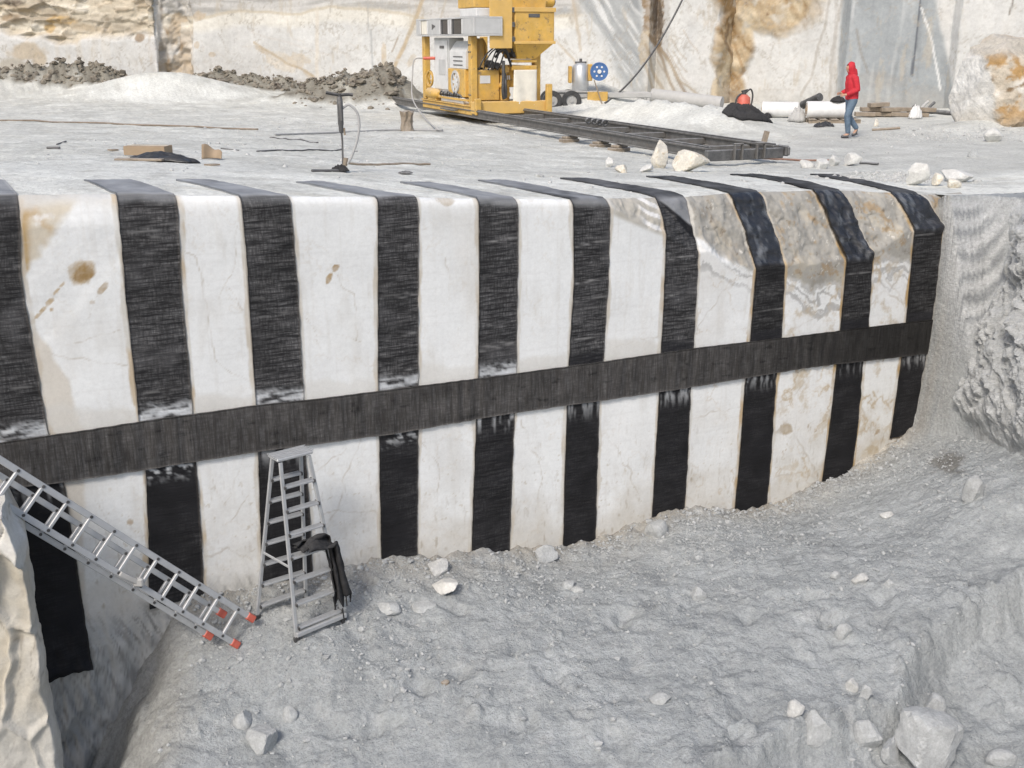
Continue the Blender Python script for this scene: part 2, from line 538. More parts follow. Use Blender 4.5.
M = {}
M['face'] = mat_rock('cut_marble', rough=0.55, n1=1.6, a1=0.05, n2=22, a2=0.07, bump=0.14, bscale=30, spec=0.35)
M['dust'] = mat_rock('marble_dust', rough=0.95, n1=2.2, a1=0.12, n2=26, a2=0.26, bump=0.9, bscale=18, spec=0.15, bdist=0.05)
M['bench'] = mat_rock('bench_dust', rough=0.92, n1=1.1, a1=0.13, n2=13, a2=0.22, bump=0.8, bscale=7, spec=0.15, bdist=0.05)
M['wall'] = mat_rock('quarry_wall', rough=0.8, n1=0.7, a1=0.09, n2=6, a2=0.12, bump=0.35, bscale=5, spec=0.2)
M['rock_white'] = mat_rock('white_marble_rock', col=(0.58, 0.58, 0.56), rough=0.8, n1=5, a1=0.18, n2=40, a2=0.1, bump=0.4, bscale=30)
M['rock_grey'] = mat_rock('dusty_rock', col=(0.41, 0.425, 0.43), rough=0.95, n1=6, a1=0.2, n2=40, a2=0.22, bump=0.5, bscale=40, spec=0.15)
M['rock_cream'] = mat_rock('cream_marble_rock', col=(0.64, 0.61, 0.54), rough=0.85, n1=4, a1=0.2, n2=30, a2=0.18, bump=0.45, bscale=25, tint=((0.44, 0.30, 0.12), (0.52, 0.70, 0.0, 0.75)))
M['rock_ochre'] = mat_rock('ochre_crust', rough=0.9, n1=1.8, a1=0.2, n2=8, a2=0.2, bump=0.9, bscale=5, bdist=0.08)
M['rock_spoil'] = mat_rock('spoil_rock', col=(0.25, 0.225, 0.185), rough=0.95, n1=1.5, a1=0.3, n2=20, a2=0.15, bump=0.5, bscale=20, tint=((0.07, 0.055, 0.045), (0.5, 0.65, 0.0, 0.8)))
M['pole_wood'] = mat_plain('old_pole', (0.20, 0.155, 0.11), 0.9, dust=0.2, var=0.3, vscale=3)
M['rock_pale'] = mat_rock('pale_dusty_rock', col=(0.50, 0.505, 0.495), rough=0.9, n1=6, a1=0.2, n2=40, a2=0.2, bump=0.5, bscale=35)
M['weave'] = mat_weave('woven_strip', 0.027)
M['weave_band'] = mat_weave('woven_band', 0.030)
YEL = (0.62, 0.37, 0.055)
M['yellow'] = mat_plain('yellow_paint', YEL, 0.5, dust=0.35, var=0.22, vscale=2.2, wear=((0.16, 0.10, 0.045), 0.8))
M['yellow_pale'] = mat_plain('faded_yellow_paint', (0.68, 0.43, 0.11), 0.55, dust=0.25, var=0.10, vscale=2.5)
M['grey_paint'] = mat_plain('grey_paint', (0.50, 0.51, 0.51), 0.5, dust=0.3, vscale=3)
M['pale_panel'] = mat_plain('pale_panel', (0.66, 0.67, 0.67), 0.5, dust=0.2, vscale=3)
M['black'] = mat_plain('black_rubber', (0.022, 0.022, 0.024), 0.6, dust=0.25, vscale=6)
M['steel'] = mat_plain('dark_steel', (0.055, 0.055, 0.058), 0.5, metal=0.3, dust=0.55, vscale=4)
M['rail'] = mat_plain('rail_steel', (0.085, 0.08, 0.075), 0.55, metal=0.25, dust=0.5, vscale=4, wear=((0.17, 0.11, 0.07), 0.5))
M['wood'] = mat_plain('weathered_wood', (0.255, 0.205, 0.15), 0.9, dust=0.3, var=0.3, vscale=7, bump=0.3)
M['cardboard'] = mat_plain('cardboard', (0.33, 0.245, 0.16), 0.9, dust=0.12, vscale=3)
M['alu'] = mat_plain('aluminium', (0.47, 0.485, 0.50), 0.5, metal=0.35, dust=0.25, var=0.1, vscale=9)
M['red_plastic'] = mat_plain('red_plastic', (0.55, 0.10, 0.06), 0.5, dust=0.15, vscale=12)
M['silver'] = mat_plain('silver_tank', (0.55, 0.57, 0.58), 0.4, metal=0.5, dust=0.3, vscale=4)
M['blue'] = mat_plain('blue_paint', (0.05, 0.15, 0.38), 0.5, dust=0.18, vscale=6)
M['white_plastic'] = mat_plain('white_plastic', (0.74, 0.745, 0.74), 0.45, dust=0.2, vscale=4)
M['tarp'] = mat_plain('white_sheet', (0.76, 0.73, 0.64), 0.8, dust=0.1, vscale=3, bump=0.2)
M['pipe_grey'] = mat_plain('grey_pipe', (0.42, 0.42, 0.41), 0.7, dust=0.4, vscale=4)
M['cable_grey'] = mat_plain('grey_cable', (0.36, 0.36, 0.36), 0.7, dust=0.3, vscale=6)
M['hose'] = mat_plain('rubber_hose', (0.07, 0.07, 0.072), 0.65, dust=0.25, vscale=8)
M['rust'] = mat_plain('rusty_rod', (0.22, 0.11, 0.07), 0.8, dust=0.25, vscale=8)
M['red_cloth'] = mat_plain('red_cotton', (0.52, 0.035, 0.05), 0.9, dust=0.03, vscale=14, spec=0.2)
M['jeans'] = mat_plain('blue_denim', (0.11, 0.16, 0.22), 0.95, dust=0.1, var=0.25, vscale=10, spec=0.2)
M['skin'] = mat_plain('skin', (0.50, 0.30, 0.21), 0.6, dust=0, vscale=10)
M['shoe'] = mat_plain('dark_shoe', (0.05, 0.05, 0.055), 0.7, dust=0.3, vscale=14)
M['scarf'] = mat_plain('black_fabric', (0.028, 0.028, 0.03), 0.9, dust=0.05, var=0.35, vscale=25, bump=0.5, spec=0.2)
M['plastic_sheet'] = mat_plain('black_plastic_sheet', (0.015, 0.016, 0.019), 0.35, dust=0.07, vscale=6)
M['dark_glass'] = mat_plain('dark_glass', (0.03, 0.03, 0.033), 0.15, dust=0.1)


# ------------------------------------------------------------------ object helpers
def add_obj(name, me, parent=None, mat=None):
    o = bpy.data.objects.new(name, me)
    COL.objects.link(o)
    if parent is not None:
        o.parent = parent
    if mat is not None:
        me.materials.append(mat)
    return o


def tag(o, label=None, cat=None, group=None, kind=None):
    if label: o['label'] = label
    if cat: o['category'] = cat
    if group: o['group'] = group
    if kind: o['kind'] = kind
    return o


def empty(name, loc, rz=0.0, label=None, cat=None, group=None):
    o = bpy.data.objects.new(name, None)
    COL.objects.link(o)
    o.empty_display_size = 0.2
    o.location = loc
    o.rotation_euler = (0, 0, rz)
    return tag(o, label, cat, group)


def np_mesh(name, V, Q, smooth=True):
    me = bpy.data.meshes.new(name)
    me.vertices.add(len(V)); me.vertices.foreach_set('co', np.ascontiguousarray(V, np.float32).ravel())
    Q = np.asarray(Q, np.int32); k = Q.shape[1]
    me.loops.add(Q.size); me.loops.foreach_set('vertex_index', Q.ravel())
    me.polygons.add(len(Q))
    me.polygons.foreach_set('loop_start', np.arange(0, Q.size, k, dtype=np.int32))
    me.polygons.foreach_set('loop_total', np.full(len(Q), k, np.int32))
    me.polygons.foreach_set('use_smooth', np.full(len(Q), smooth))
    me.update(calc_edges=True)
    return me


def grid_quads(nr, nc):
    i = np.arange(nr * nc).reshape(nr, nc)
    return np.stack([i[:-1, :-1], i[:-1, 1:], i[1:, 1:], i[1:, :-1]], -1).reshape(-1, 4)


def set_col(me, col, name='Col'):
    a = me.attributes.new(name, 'FLOAT_COLOR', 'POINT')
    c = np.ones((len(me.vertices), 4), np.float32)
    c[:, :3] = np.asarray(col).reshape(-1, 3)
    a.data.foreach_set('color', c.ravel())


class MB:
    """collects simple solids into one mesh"""
    def __init__(s):
        s.v, s.f, s.sm = [], [], []

    def add(s, vs, fs, smooth=False):
        b = len(s.v)
        s.v += [tuple(v) for v in vs]
        s.f += [tuple(b + i for i in f) for f in fs]
        s.sm += [smooth] * len(fs)
        return s

    def box(s, c, d, rot=None, bev=0.012):
        bm = bmesh.new()
        bmesh.ops.create_cube(bm, size=1)
        for v in bm.verts:
            v.co = Vector((v.co.x * d[0], v.co.y * d[1], v.co.z * d[2]))
        bv = min(bev, 0.3 * min(d))
        if bv > 0:
            bmesh.ops.bevel(bm, geom=list(bm.edges), offset=bv, segments=1, affect='EDGES', profile=0.5)
        R = rot.to_matrix() if isinstance(rot, Euler) else (rot if rot is not None else Matrix.Identity(3))
        bm.verts.index_update()
        s.add([Vector(c) + R @ v.co for v in bm.verts], [[v.index for v in f.verts] for f in bm.faces])
        bm.free()
        return s

    def span(s, x0, x1, y0, y1, z0, z1, bev=0.012):
        return s.box(((x0 + x1) / 2, (y0 + y1) / 2, (z0 + z1) / 2), (abs(x1 - x0), abs(y1 - y0), abs(z1 - z0)), None, bev)

    def bar(s, a, b, w, h, up=(0, 0, 1), bev=0.004):
        a, b = Vector(a), Vector(b)
        z = (b - a).normalized()
        x = Vector(up).cross(z)
        if x.length < 1e-4: x = Vector((1, 0, 0)).cross(z)
        x.normalize(); y = z.cross(x)
        R = Matrix((x, y, z)).transposed()
        return s.box((a + b) / 2, (w, h, (b - a).length), R, bev)

    def tube(s, pts, r, n=10, cap=True, radii=None):
        pts = [Vector(p) for p in pts]
        rings = []
        prev = None
        for i, p in enumerate(pts):
            t = (pts[min(i + 1, len(pts) - 1)] - pts[max(i - 1, 0)]).normalized()
            if prev is None:
                x = t.cross(Vector((0, 0, 1)))
                if x.length < 1e-3: x = t.cross(Vector((1, 0, 0)))
            else:
                x = prev - t * prev.dot(t)
            x.normalize(); prev = x
            y = t.cross(x)
            rr = radii[i] if radii else r
            rings.append([p + (x * math.cos(2 * math.pi * k / n) + y * math.sin(2 * math.pi * k / n)) * rr for k in range(n)])
        vs = [v for rg in rings for v in rg]
        fs = []
        for i in range(len(rings) - 1):
            for k in range(n):
                a, b = i * n + k, i * n + (k + 1) % n
                fs.append((a, b, b + n, a + n))
        s.add(vs, fs, True)
        if cap:
            s.add(rings[0], [tuple(range(n - 1, -1, -1))])
            s.add(rings[-1], [tuple(range(n))])
        return s

    def ring(s, c, axis, r0, r1, w, n=24):
        """annulus of rectangular section around an axis"""
        c = Vector(c); ax = Vector(axis).normalized()
        x = ax.cross(Vector((0, 0, 1)))
        if x.length < 1e-3: x = Vector((1, 0, 0))
        x.normalize(); y = ax.cross(x)
        vs, fs = [], []
        for k in range(n):
            d = x * math.cos(2 * math.pi * k / n) + y * math.sin(2 * math.pi * k / n)
            for rr, hh in ((r0, -w / 2), (r1, -w / 2), (r1, w / 2), (r0, w / 2)):
                vs.append(c + d * rr + ax * hh)
        for k in range(n):
            a, b = k * 4, ((k + 1) % n) * 4
            for j in range(4):
                fs.append((a + j, a + (j + 1) % 4, b + (j + 1) % 4, b + j))
        return s.add(vs, fs)

    def prism(s, poly, a, b):
        """extrude a 3-D polygon from offset a to offset b (vectors)"""
        a, b = Vector(a), Vector(b); n = len(poly)
        vs = [Vector(p) + a for p in poly] + [Vector(p) + b for p in poly]
        fs = [tuple(range(n - 1, -1, -1)), tuple(range(n, 2 * n))] + [(i, (i + 1) % n, n + (i + 1) % n, n + i) for i in range(n)]
        return s.add(vs, fs)

    def build(s, name, mat, parent=None):
        me = bpy.data.meshes.new(name)
        me.from_pydata(s.v, [], s.f)
        me.polygons.foreach_set('use_smooth', s.sm)
        bm = bmesh.new(); bm.from_mesh(me)
        bmesh.ops.recalc_face_normals(bm, faces=bm.faces)
        bm.to_mesh(me); bm.free()
        me.update()
        return add_obj(name, me, parent, M[mat] if isinstance(mat, str) else mat)


def catenary(a, b, sag, n=16):
    a, b = Vector(a), Vector(b)
    return [a.lerp(b, k / n) - Vector((0, 0, sag * 4 * (k / n) * (1 - k / n))) for k in range(n + 1)]


def smooth_path(pts, sub=6):
    P = [Vector(p) for p in pts]
    out = []
    for i in range(len(P) - 1):
        p0, p1, p2, p3 = P[max(i - 1, 0)], P[i], P[i + 1], P[min(i + 2, len(P) - 1)]
        for k in range(sub):
            t = k / sub
            out.append(0.5 * ((2 * p1) + (p2 - p0) * t + (2 * p0 - 5 * p1 + 4 * p2 - p3) * t * t + (3 * p1 - p0 - 3 * p2 + p3) * t ** 3))
    out.append(P[-1])
    return out


def rock_mesh(size, seed, sub=3, cuts=11, rough=0.05, flat=0.0):
    rng = np.random.RandomState(seed)
    bm = bmesh.new()
    bmesh.ops.create_icosphere(bm, subdivisions=sub, radius=1)
    V = np.array([v.co[:] for v in bm.verts])
    F3 = np.array([[v.index for v in f.verts] for f in bm.faces])
    bm.free()
    N = rng.normal(size=(cuts, 3)); N /= np.linalg.norm(N, axis=1)[:, None]
    D = rng.uniform(0.45, 0.85, cuts)
    dots = V @ N.T
    lim = np.where(dots > 1e-3, D / np.maximum(dots, 1e-3), 9)
    V = V * np.minimum(lim.min(1), 1.0)[:, None]
    nz = fbm(V[:, 0] * 1.1 + V[:, 2] * .7 + seed, V[:, 1] * 1.1 - V[:, 2] * .6, 0.5, 3, seed)
    V = V * (1 + rough * nz)[:, None]
    if flat:
        V[:, 2] = np.maximum(V[:, 2], -flat)
    V /= np.abs(V).max(0)
    V = V * (np.array(size) / 2)
    return np_mesh('rock', V, F3, smooth=False)


def rock(name, px, py, wpx, hpx, mat, label=None, seed=1, where='pit', rz=None, depth=1.0, sink=0.25, cat='rock', group=None, sub=3, cuts=11, rough=0.05, tilt=0.15):
    """a stone whose middle foot stands at a photo position; width and height given as they measure in the photo"""
    p = (pit_hit if where == 'pit' else bench_hit)(px, py)
    dist = p.y * CP - (p.z - CZ) * SP
    w = wpx * dist / F
    h = hpx * dist / F
    size = (w, w * depth, h / (1 - sink))
    me = rock_mesh(size, seed, sub, cuts, rough)
    rr = random.Random(seed)
    o = add_obj(name, me, None, M[mat] if isinstance(mat, str) else mat)
    o.location = p + Vector((0, w * depth * .25, h / (1 - sink) * (0.5 - sink)))
    o.rotation_euler = (rr.uniform(-tilt, tilt), rr.uniform(-tilt, tilt), rz if rz is not None else rr.uniform(-0.4, 0.4))
    return tag(o, label, cat, group)

# ------------------------------------------------------------------ strips: where they run on the face (photo survey: height, left edge, right edge)
STRIPS = [
    dict(rows=[(199, -45, 19), (280, -40, 21), (330, -30, 30), (430, -8, 47), (485, 4, 64), (560, 20, 76), (668, 40, 92)], back=(-95, 5, 182)),
    dict(rows=[(196, 118, 177), (215, 119, 178), (300, 126, 182), (370, 134, 189), (410, 138, 192), (465, 145, 196), (530, 148, 201), (600, 148, 204)], back=(84, 132, 181)),
    dict(rows=[(197, 241, 290), (250, 246, 294), (300, 249, 298), (390, 255, 303), (450, 258, 305), (520, 260, 310), (578, 262, 312)], back=(176, 208, 181)),
    dict(rows=[(198, 378, 418), (300, 378, 418), (380, 378, 418), (440, 379, 418), (558, 381, 417)], back=(296, 324, 183)),
    dict(rows=[(200, 479, 518), (290, 479, 517), (370, 478, 516), (420, 476, 514), (500, 473, 511), (557, 471, 509)], back=(400, 430, 183)),
    dict(rows=[(200, 573, 610), (280, 574, 608), (360, 569, 603), (405, 567, 599), (470, 565, 597), (546, 563, 595)], back=(478, 506, 181)),
    dict(rows=[(202, 668, 700), (290, 664, 696), (350, 661, 693), (395, 659, 690), (460, 655, 687), (513, 652, 684)], back=(560, 586, 179)),
    dict(rows=[(197, 749, 780), (258, 757, 785), (340, 750, 781), (385, 745, 775), (450, 740, 771), (516, 734, 766)], back=(646, 672, 177)),
    dict(rows=[(194, 834, 860), (256, 847, 872), (330, 840, 868), (370, 836, 862), (430, 829, 857), (480, 822, 850)], back=(730, 756, 175)),
    dict(rows=[(195, 905, 932), (225, 915, 943), (320, 906, 932), (355, 902, 928), (435, 890, 914)], back=(810, 832, 175)),
]
BAND_T = [(-420, 498), (-120, 458), (0, 442), (63, 433), (160, 418), (254, 405), (310, 399), (400, 388), (500, 375), (590, 363), (700, 347), (770, 339), (850, 329), (932, 319)]
BAND_B = [(-420, 541), (-120, 500), (0, 488), (63, 481), (130, 471), (254, 451), (310, 444), (400, 432), (500, 414), (600, 400), (700, 385), (800, 368), (850, 362), (928, 353)]


def strip_edges(s):
    """strip edges in face coordinates: z (descending), u left, u right"""
    zs, ul, ur = [], [], []
    for (y, xl, xr) in s['rows']:
        a, za = on_face(xl, y); b, zb = on_face(xr, y)
        zs.append((za + zb) / 2); ul.append(a); ur.append(b)
    return np.array(zs), np.array(ul), np.array(ur)


EDGES = [strip_edges(s) for s in STRIPS]


def band_lines():
    t = np.array([on_face(x, y) for x, y in BAND_T]); b = np.array([on_face(x, y) for x, y in BAND_B])
    return t, b


BT, BB = band_lines()

# ------------------------------------------------------------------ the cut marble face
u_vis = np.arange(-1.35, U_END + 0.02, 0.016)
u_arr = np.concatenate([np.arange(-5.0, -1.35, 0.08), u_vis, [U_END + 0.05, U_END + .2, U_END + .5]])
t_vis = np.concatenate([np.linspace(0, 0.15, 13)[:-1], np.arange(0.15, 4.75, 0.016), np.arange(4.78, 7.2, 0.05)])
UU, DD = np.meshgrid(u_arr, t_vis)
ZZ = top_z(UU) - DD
OF = face_offset(UU, ZZ)
FX, FY, FZ = face_xyz(UU, ZZ, OF)
px, py = project(*face_xyz(UU, ZZ, 0.0))
n_u, n_z = UU, ZZ

white = np.array([0.765, 0.785, 0.79])
col = np.empty(UU.shape + (3,)); col[:] = white
# broad tone of the stone: cool white with warmer greyed areas
blend(col, sstep(0.02, 0.5, fbm(UU, ZZ, 1.1, 4, 101)) * 0.55, (0.68, 0.675, 0.65))
blend(col, sstep(0.15, 0.5, fbm(UU * 1.7, ZZ * 0.5, 0.5, 4, 103)) * 0.35, (0.62, 0.615, 0.59))
# lower half of the wall is more weathered
lower = sstep(420, 500, py + 0.12 * (px - 400))
blend(col, lower * sstep(-0.15, .5, fbm(UU, ZZ, 0.8, 4, 105)) * 0.55, (0.63, 0.63, 0.615))
# fine brownish specks and scratches on the lower panels and right-hand panels
sp = fbm(UU, ZZ, 0.10, 3, 107)
blend(col, (.25 + .75 * lower) * sstep(0.30, 0.42, fbm(UU, ZZ, .09, 5, 107, .7)) * 0.55, (0.45, 0.40, 0.31))
sp2 = fbm(UU * 2.2, ZZ * 0.55, 0.16, 3, 109)
blend(col, lower * sstep(0.22, 0.4, fbm(UU * 2.2, ZZ * .4, .14, 5, 109, .68)) * 0.4, (0.45, 0.43, 0.39))
# wall skirt: warm and dirty where the dust splashes up
base_y = np.interp(px, [p[0] for p in BASE_PX], [p[1] for p in BASE_PX])
dirt = sstep(70, -5, (base_y - py) + 40 * fbm(UU, ZZ, 0.35, 4, 111))
blend(col, dirt * 0.55, (0.46, 0.42, 0.35))
blend(col, sstep(0.30, 0.5, fbm(UU * 1.5, ZZ * .6, .14, 3, 112)) * dirt * .6, (0.28, 0.22, 0.14))

# natural crust upper right: grey-tan skin, banded grey seam below, white under it
bx = [596, 612, 640, 668, 700, 725, 755, 785, 815, 845, 870, 905, 948]
byc = [170, 192, 212, 232, 246, 256, 272, 270, 292, 288, 262, 258, 262]
seam = np.interp(px, bx, byc) + 20 * fbm(UU, ZZ, 0.5, 5, 121, .6)
cr = sstep(5, -5, py - seam)
blend(col, cr, (0.36, 0.35, 0.32))
n1_ = fbm(UU + .3 * ZZ, ZZ, .35, 6, 123, .68)
blend(col, cr * sstep(0.02, .3, n1_) * .8, (0.44, 0.41, 0.345)); blend(col, cr * sstep(0.05, .3, -n1_) * .7, (0.26, 0.25, 0.225))
blend(col, cr * sstep(.08, .3, fbm(UU * 1.3 + .8 * ZZ, ZZ - .5 * UU, .3, 6, 125, .68)) * (.2 + .5 * sstep(740, 830, px)), (0.33, 0.23, 0.12))
blend(col, cr * sstep(.28, .42, fbm(UU, ZZ, .12, 5, 127, .7)) * .8, (0.66, 0.64, 0.59)); blend(col, cr * sstep(.25, .42, fbm(UU, ZZ, .15, 5, 128, .7)) * .7, (0.17, 0.14, 0.10))
# grey flow bands just under the crust
bd = py - seam
wv = 1.6 * fbm(bd * .11 + .5 * fbm(UU, ZZ, 0.5, 3, 129), UU * .25, 1.0, 4, 130, .6)
bm_ = sstep(-2, 3, bd) * sstep(36, 18, bd) * sstep(690, 700, px)
blend(col, bm_ * sstep(0.0, .35, wv) * .85, (0.36, 0.36, 0.355))
blend(col, bm_ * sstep(0.1, .8, -wv) * .6, (0.72, 0.72, 0.71))
# little striped wedge on the sixth panel
w6 = sstep(602, 620, px) * sstep(672, 664, px)
wdg = sstep(3, -3, py - np.interp(px, [610, 668], [214, 238]))
blend(col, w6 * wdg, (0.46, 0.44, 0.39))
blend(col, w6 * wdg * sstep(640, 650, px) * sstep(-.1, .5, np.sin((py - .55 * px) * .55 + 2 * fbm(UU, ZZ, .3, 2, 3))), (0.74, 0.74, 0.73))
# brown film on the lower right panels
rr_ = sstep(745, 800, px)
blend(col, rr_ * (1 - cr) * sstep(0.05, .35, fbm(UU, ZZ, .38, 6, 131, .7)) * .65, (0.50, 0.43, 0.32))
blend(col, rr_ * (1 - cr) * sstep(0.30, .5, fbm(UU, ZZ, .22, 5, 133, .7)) * .7, (0.33, 0.23, 0.12))

# far left panel: cream broken triangle, brown stain, smaller spots
tri = sstep(6, -6, (px - 75) + (py - 205) * 0.73 + 10 * fbm(UU, ZZ, .2, 3, 141)) * sstep(120, 116, px) * sstep(-70, -20, px)
blend(col, tri, (0.60, 0.55, 0.455))
blend(col, tri * sstep(0.0, .5, fbm(UU, ZZ, .22, 4, 143)), (0.52, 0.41, 0.27))
blend(col, tri * sstep(0.2, .5, fbm(UU, ZZ, .16, 4, 145)), (0.72, 0.70, 0.66))
blend(col, sstep(16, 4, (px - 18) + 5 * fbm(UU, ZZ, .2, 2, 6)) * tri, (0.44, 0.30, 0.13))
capz = sstep(10, -2, py - np.interp(px, [0, 60, 118], [212, 200, 204])) * sstep(160, 110, px)
blend(col, capz * .8, (0.60, 0.60, 0.58))


# faint saw marks, dust runs and rust veins in the cut face
blend(col, sstep(.1, .4, fbm(UU * .12 + .1 * ZZ, ZZ * 2.6, .12, 4, 161, .6)) * .16 * (1 - cr), (0.56, 0.56, 0.55))
blend(col, sstep(.12, .4, fbm(UU * 2.4, ZZ * .15, .2, 4, 163, .65)) * .2 * (1 - cr), (0.58, 0.565, 0.53))
vn = np.abs(fbm(UU + .6 * ZZ, ZZ * .8 - .4 * UU, .9, 5, 165, .6))
vw = (.2 + .8 * sstep(640, 800, px)) * sstep(-.2, .25, fbm(UU, ZZ, .8, 3, 167))
blend(col, sstep(.03, .0, vn) * vw * (1 - cr) * .75, (0.42, 0.32, 0.19)); blend(col, sstep(.10, .0, vn) * vw * sstep(680, 800, px) * (1 - cr) * .35, (0.52, 0.43, 0.30))


def stain(cx, cy, rx, ry, rot, rgb, k=0.35, amt=0.9, seed=1):
    e = ell(px, py, cx, cy, rx, ry, rot) + 1.5 * k * fbm(UU, ZZ, 0.11, 4, seed, .65)
    blend(col, sstep(1.12, 0.8, e) * amt * (.75 + .25 * sstep(-.3, .3, fbm(UU, ZZ, .05, 2, seed + 5))), rgb)


BR = (0.36, 0.24, 0.11)
stain(82, 272, 14.5, 12, -0.5, (0.44, 0.34, 0.21), .25, .9, 201)
stain(84, 273, 11, 9, -0.4, (0.27, 0.165, 0.05), .35, .85, 202)
stain(103, 288, 7.5, 3.6, -0.9, (0.38, 0.28, 0.16), .3, .8, 203)
stain(92, 302, 3, 2, 0, BR, .3, .5, 204)
for (sx, sy, r1, r2) in ((62, 285, 4, 1.4), (56, 292, 5, 1.6), (50, 302, 5.5, 2.6), (43, 310, 5, 2.2), (38, 316, 4, 2), (33, 322, 3, 2), (51, 310, 2, 2)):
    stain(sx, sy, r1, r2, -0.75, (0.42, 0.29, 0.13), .3, .8, int(sx))
stain(335, 268, 4.5, 3.2, -0.7, (0.34, 0.22, 0.09), .3, .9, 205)
stain(329, 278, 6.5, 2.8, -1.1, (0.36, 0.24, 0.10), .3, .9, 206)
stain(446, 200, 9, 6, 0, (0.47, 0.42, 0.34), .4, .8, 207)
stain(130, 522, 3.5, 3, 0, BR, .3, .7, 208)
stain(786, 428, 6, 7, .5, (0.36, 0.28, 0.17), .5, .8, 209)
stain(872, 450, 6, 5, 0, (0.40, 0.32, 0.20), .5, .6, 210)
stain(60, 420, 18, 7, -.2, (0.66, 0.58, 0.46), .4, .6, 211)
# warm strip of older stone at the foot of the upper far left panel
lp = sstep(-90, -30, px) * sstep(2, -4, px - np.interp(py, [330, 350, 380, 430], [36, 52, 70, 84]) + 6 * fbm(UU, ZZ, .3, 3, 215)) * sstep(325, 335, py)
blend(col, lp * .8 * sstep(150, 130, px), (0.60, 0.56, 0.49))
for (x0, x1, yy, am) in ((20, 140, 408, .7), (190, 256, 395, .6), (302, 378, 380, .5), (418, 478, 366, .5), (516, 572, 358, .6), (604, 664, 342, .6)):
    mm_ = sstep(x0, x0 + 3, px) * sstep(x1, x1 - 3, px) * sstep(yy - 4, yy + 4, py + 9 * fbm(UU, ZZ, .4, 3, x0 + 9)) * sstep(yy + 60, yy + 40, py)
    blend(col, mm_ * am, (0.62, 0.61, 0.575))


def crack(pts, w=0.9, rgb=(0.45, 0.41, 0.35), amt=0.62, wob=7.0, seed=0):
    w *= .7
    d, _ = poly_dist(px + wob * fbm(UU, ZZ, .35, 3, 300 + seed), py + wob * fbm(UU, ZZ, .35, 3, 340 + seed), pts)
    blend(col, sstep(w + 0.55, w * 0.3, d) * amt * (0.25 + 0.75 * sstep(-.25, .35, fbm(UU, ZZ, .25, 3, 380 + seed))), rgb)


CRACKS = [
    ([(183, 251), (197, 262), (206, 280), (209, 322), (210, 345), (218, 362)], 1.0), ([(240, 228), (231, 275), (222, 300)], .6), ([(228, 290), (238, 305), (247, 310)], .6),
    ([(215, 360), (235, 375), (250, 380)], .8), ([(65, 345), (95, 337), (120, 330)], .6), ([(45, 350), (60, 355), (80, 358), (125, 366)], .8), ([(88, 318), (98, 298)], .5),
    ([(339, 276), (346, 288), (353, 295), (355, 325), (357, 340)], .7), ([(308, 320), (318, 338), (324, 346)], .5), ([(338, 335), (360, 340)], .5),
    ([(445, 258), (450, 278), (447, 300)], .5), ([(330, 520), (345, 480), (356, 452), (362, 436)], .9), ([(310, 474), (335, 455), (345, 447)], .6), ([(322, 516), (340, 510), (375, 513)], .7),
    ([(212, 480), (225, 505), (247, 452)], .5), ([(230, 520), (250, 495)], .6), ([(95, 500), (112, 530), (118, 560)], .7), ([(68, 488), (84, 498)], .7),
    ([(704, 232), (740, 262), (756, 266)], .9), ([(706, 240), (730, 258), (752, 274)], .8), ([(757, 452), (786, 424), (800, 445), (819, 482)], 1.3),
    ([(700, 330), (715, 300), (735, 280)], .6), ([(790, 330), (812, 318), (838, 312)], .9), ([(872, 300), (884, 292), (905, 305)], 1.0), ([(876, 270), (892, 285), (900, 300), (905, 320)], 1.1),
    ([(785, 400), (800, 385), (815, 375)], .5), ([(690, 420), (720, 410), (741, 408)], .5), ([(604, 350), (640, 338), (662, 335)], .5), ([(520, 420), (540, 460), (538, 500)], .5),
    ([(420, 440), (440, 470), (436, 510)], .5), ([(610, 440), (630, 470), (640, 505)], .5), ([(855, 400), (870, 420), (868, 450)], .7),
    ([(776, 478), (800, 470), (815, 490)], .8), ([(300, 540), (330, 535), (372, 548)], .6), ([(200, 560), (228, 548), (258, 566)], .6)]
for i, (c_, w_) in enumerate(CRACKS):
    crack(c_, w_, seed=i)
# resin that bled out along the strips: a warm grey-beige margin, ochre on the right
for i, (zs, ul, ur) in enumerate(EDGES):
    o = np.argsort(zs)
    L = np.interp(ZZ, zs[o], ul[o]); R = np.interp(ZZ, zs[o], ur[o])
    inz = (ZZ > zs.min() - 0.04)
    dist = np.where(UU < L, L - UU, np.where(UU > R, UU - R, 0.0))
    wd = 0.052 + 0.055 * fbm(UU * .3, ZZ, .55, 4, 400 + i)
    mm_ = sstep(wd, wd - 0.02, dist) * inz
    och = 0.25 + 0.75 * sstep(5, 8, i) + 0.35 * (i == 1)
    blend(col, mm_ * (.5 + .35 * sstep(-.3, .3, fbm(UU * .3, ZZ, .4, 3, 410 + i))), np.array([0.585, 0.565, 0.515]))
    blend(col, mm_ * och * sstep(-.25, .35, fbm(UU, ZZ * .5, .2, 3, 420 + i)), (0.46, 0.33, 0.17))
    # thin black line where strip edge touches stone, and runs of resin below the strip end
    blend(col, sstep(0.012, 0.0, dist) * inz * .8, (0.10, 0.09, 0.08))
    below = (zs.min() - ZZ)
    run = sstep(0.30 + .25 * (i == 0), 0.0, below) * (below > 0) * (UU > L - .02) * (UU < R + .02)
    blend(col, run * sstep(.05, .4, fbm(UU, ZZ * .06, .045, 2, 440 + i)) * (.9 if i == 0 else .45), (0.05, 0.045, 0.04))
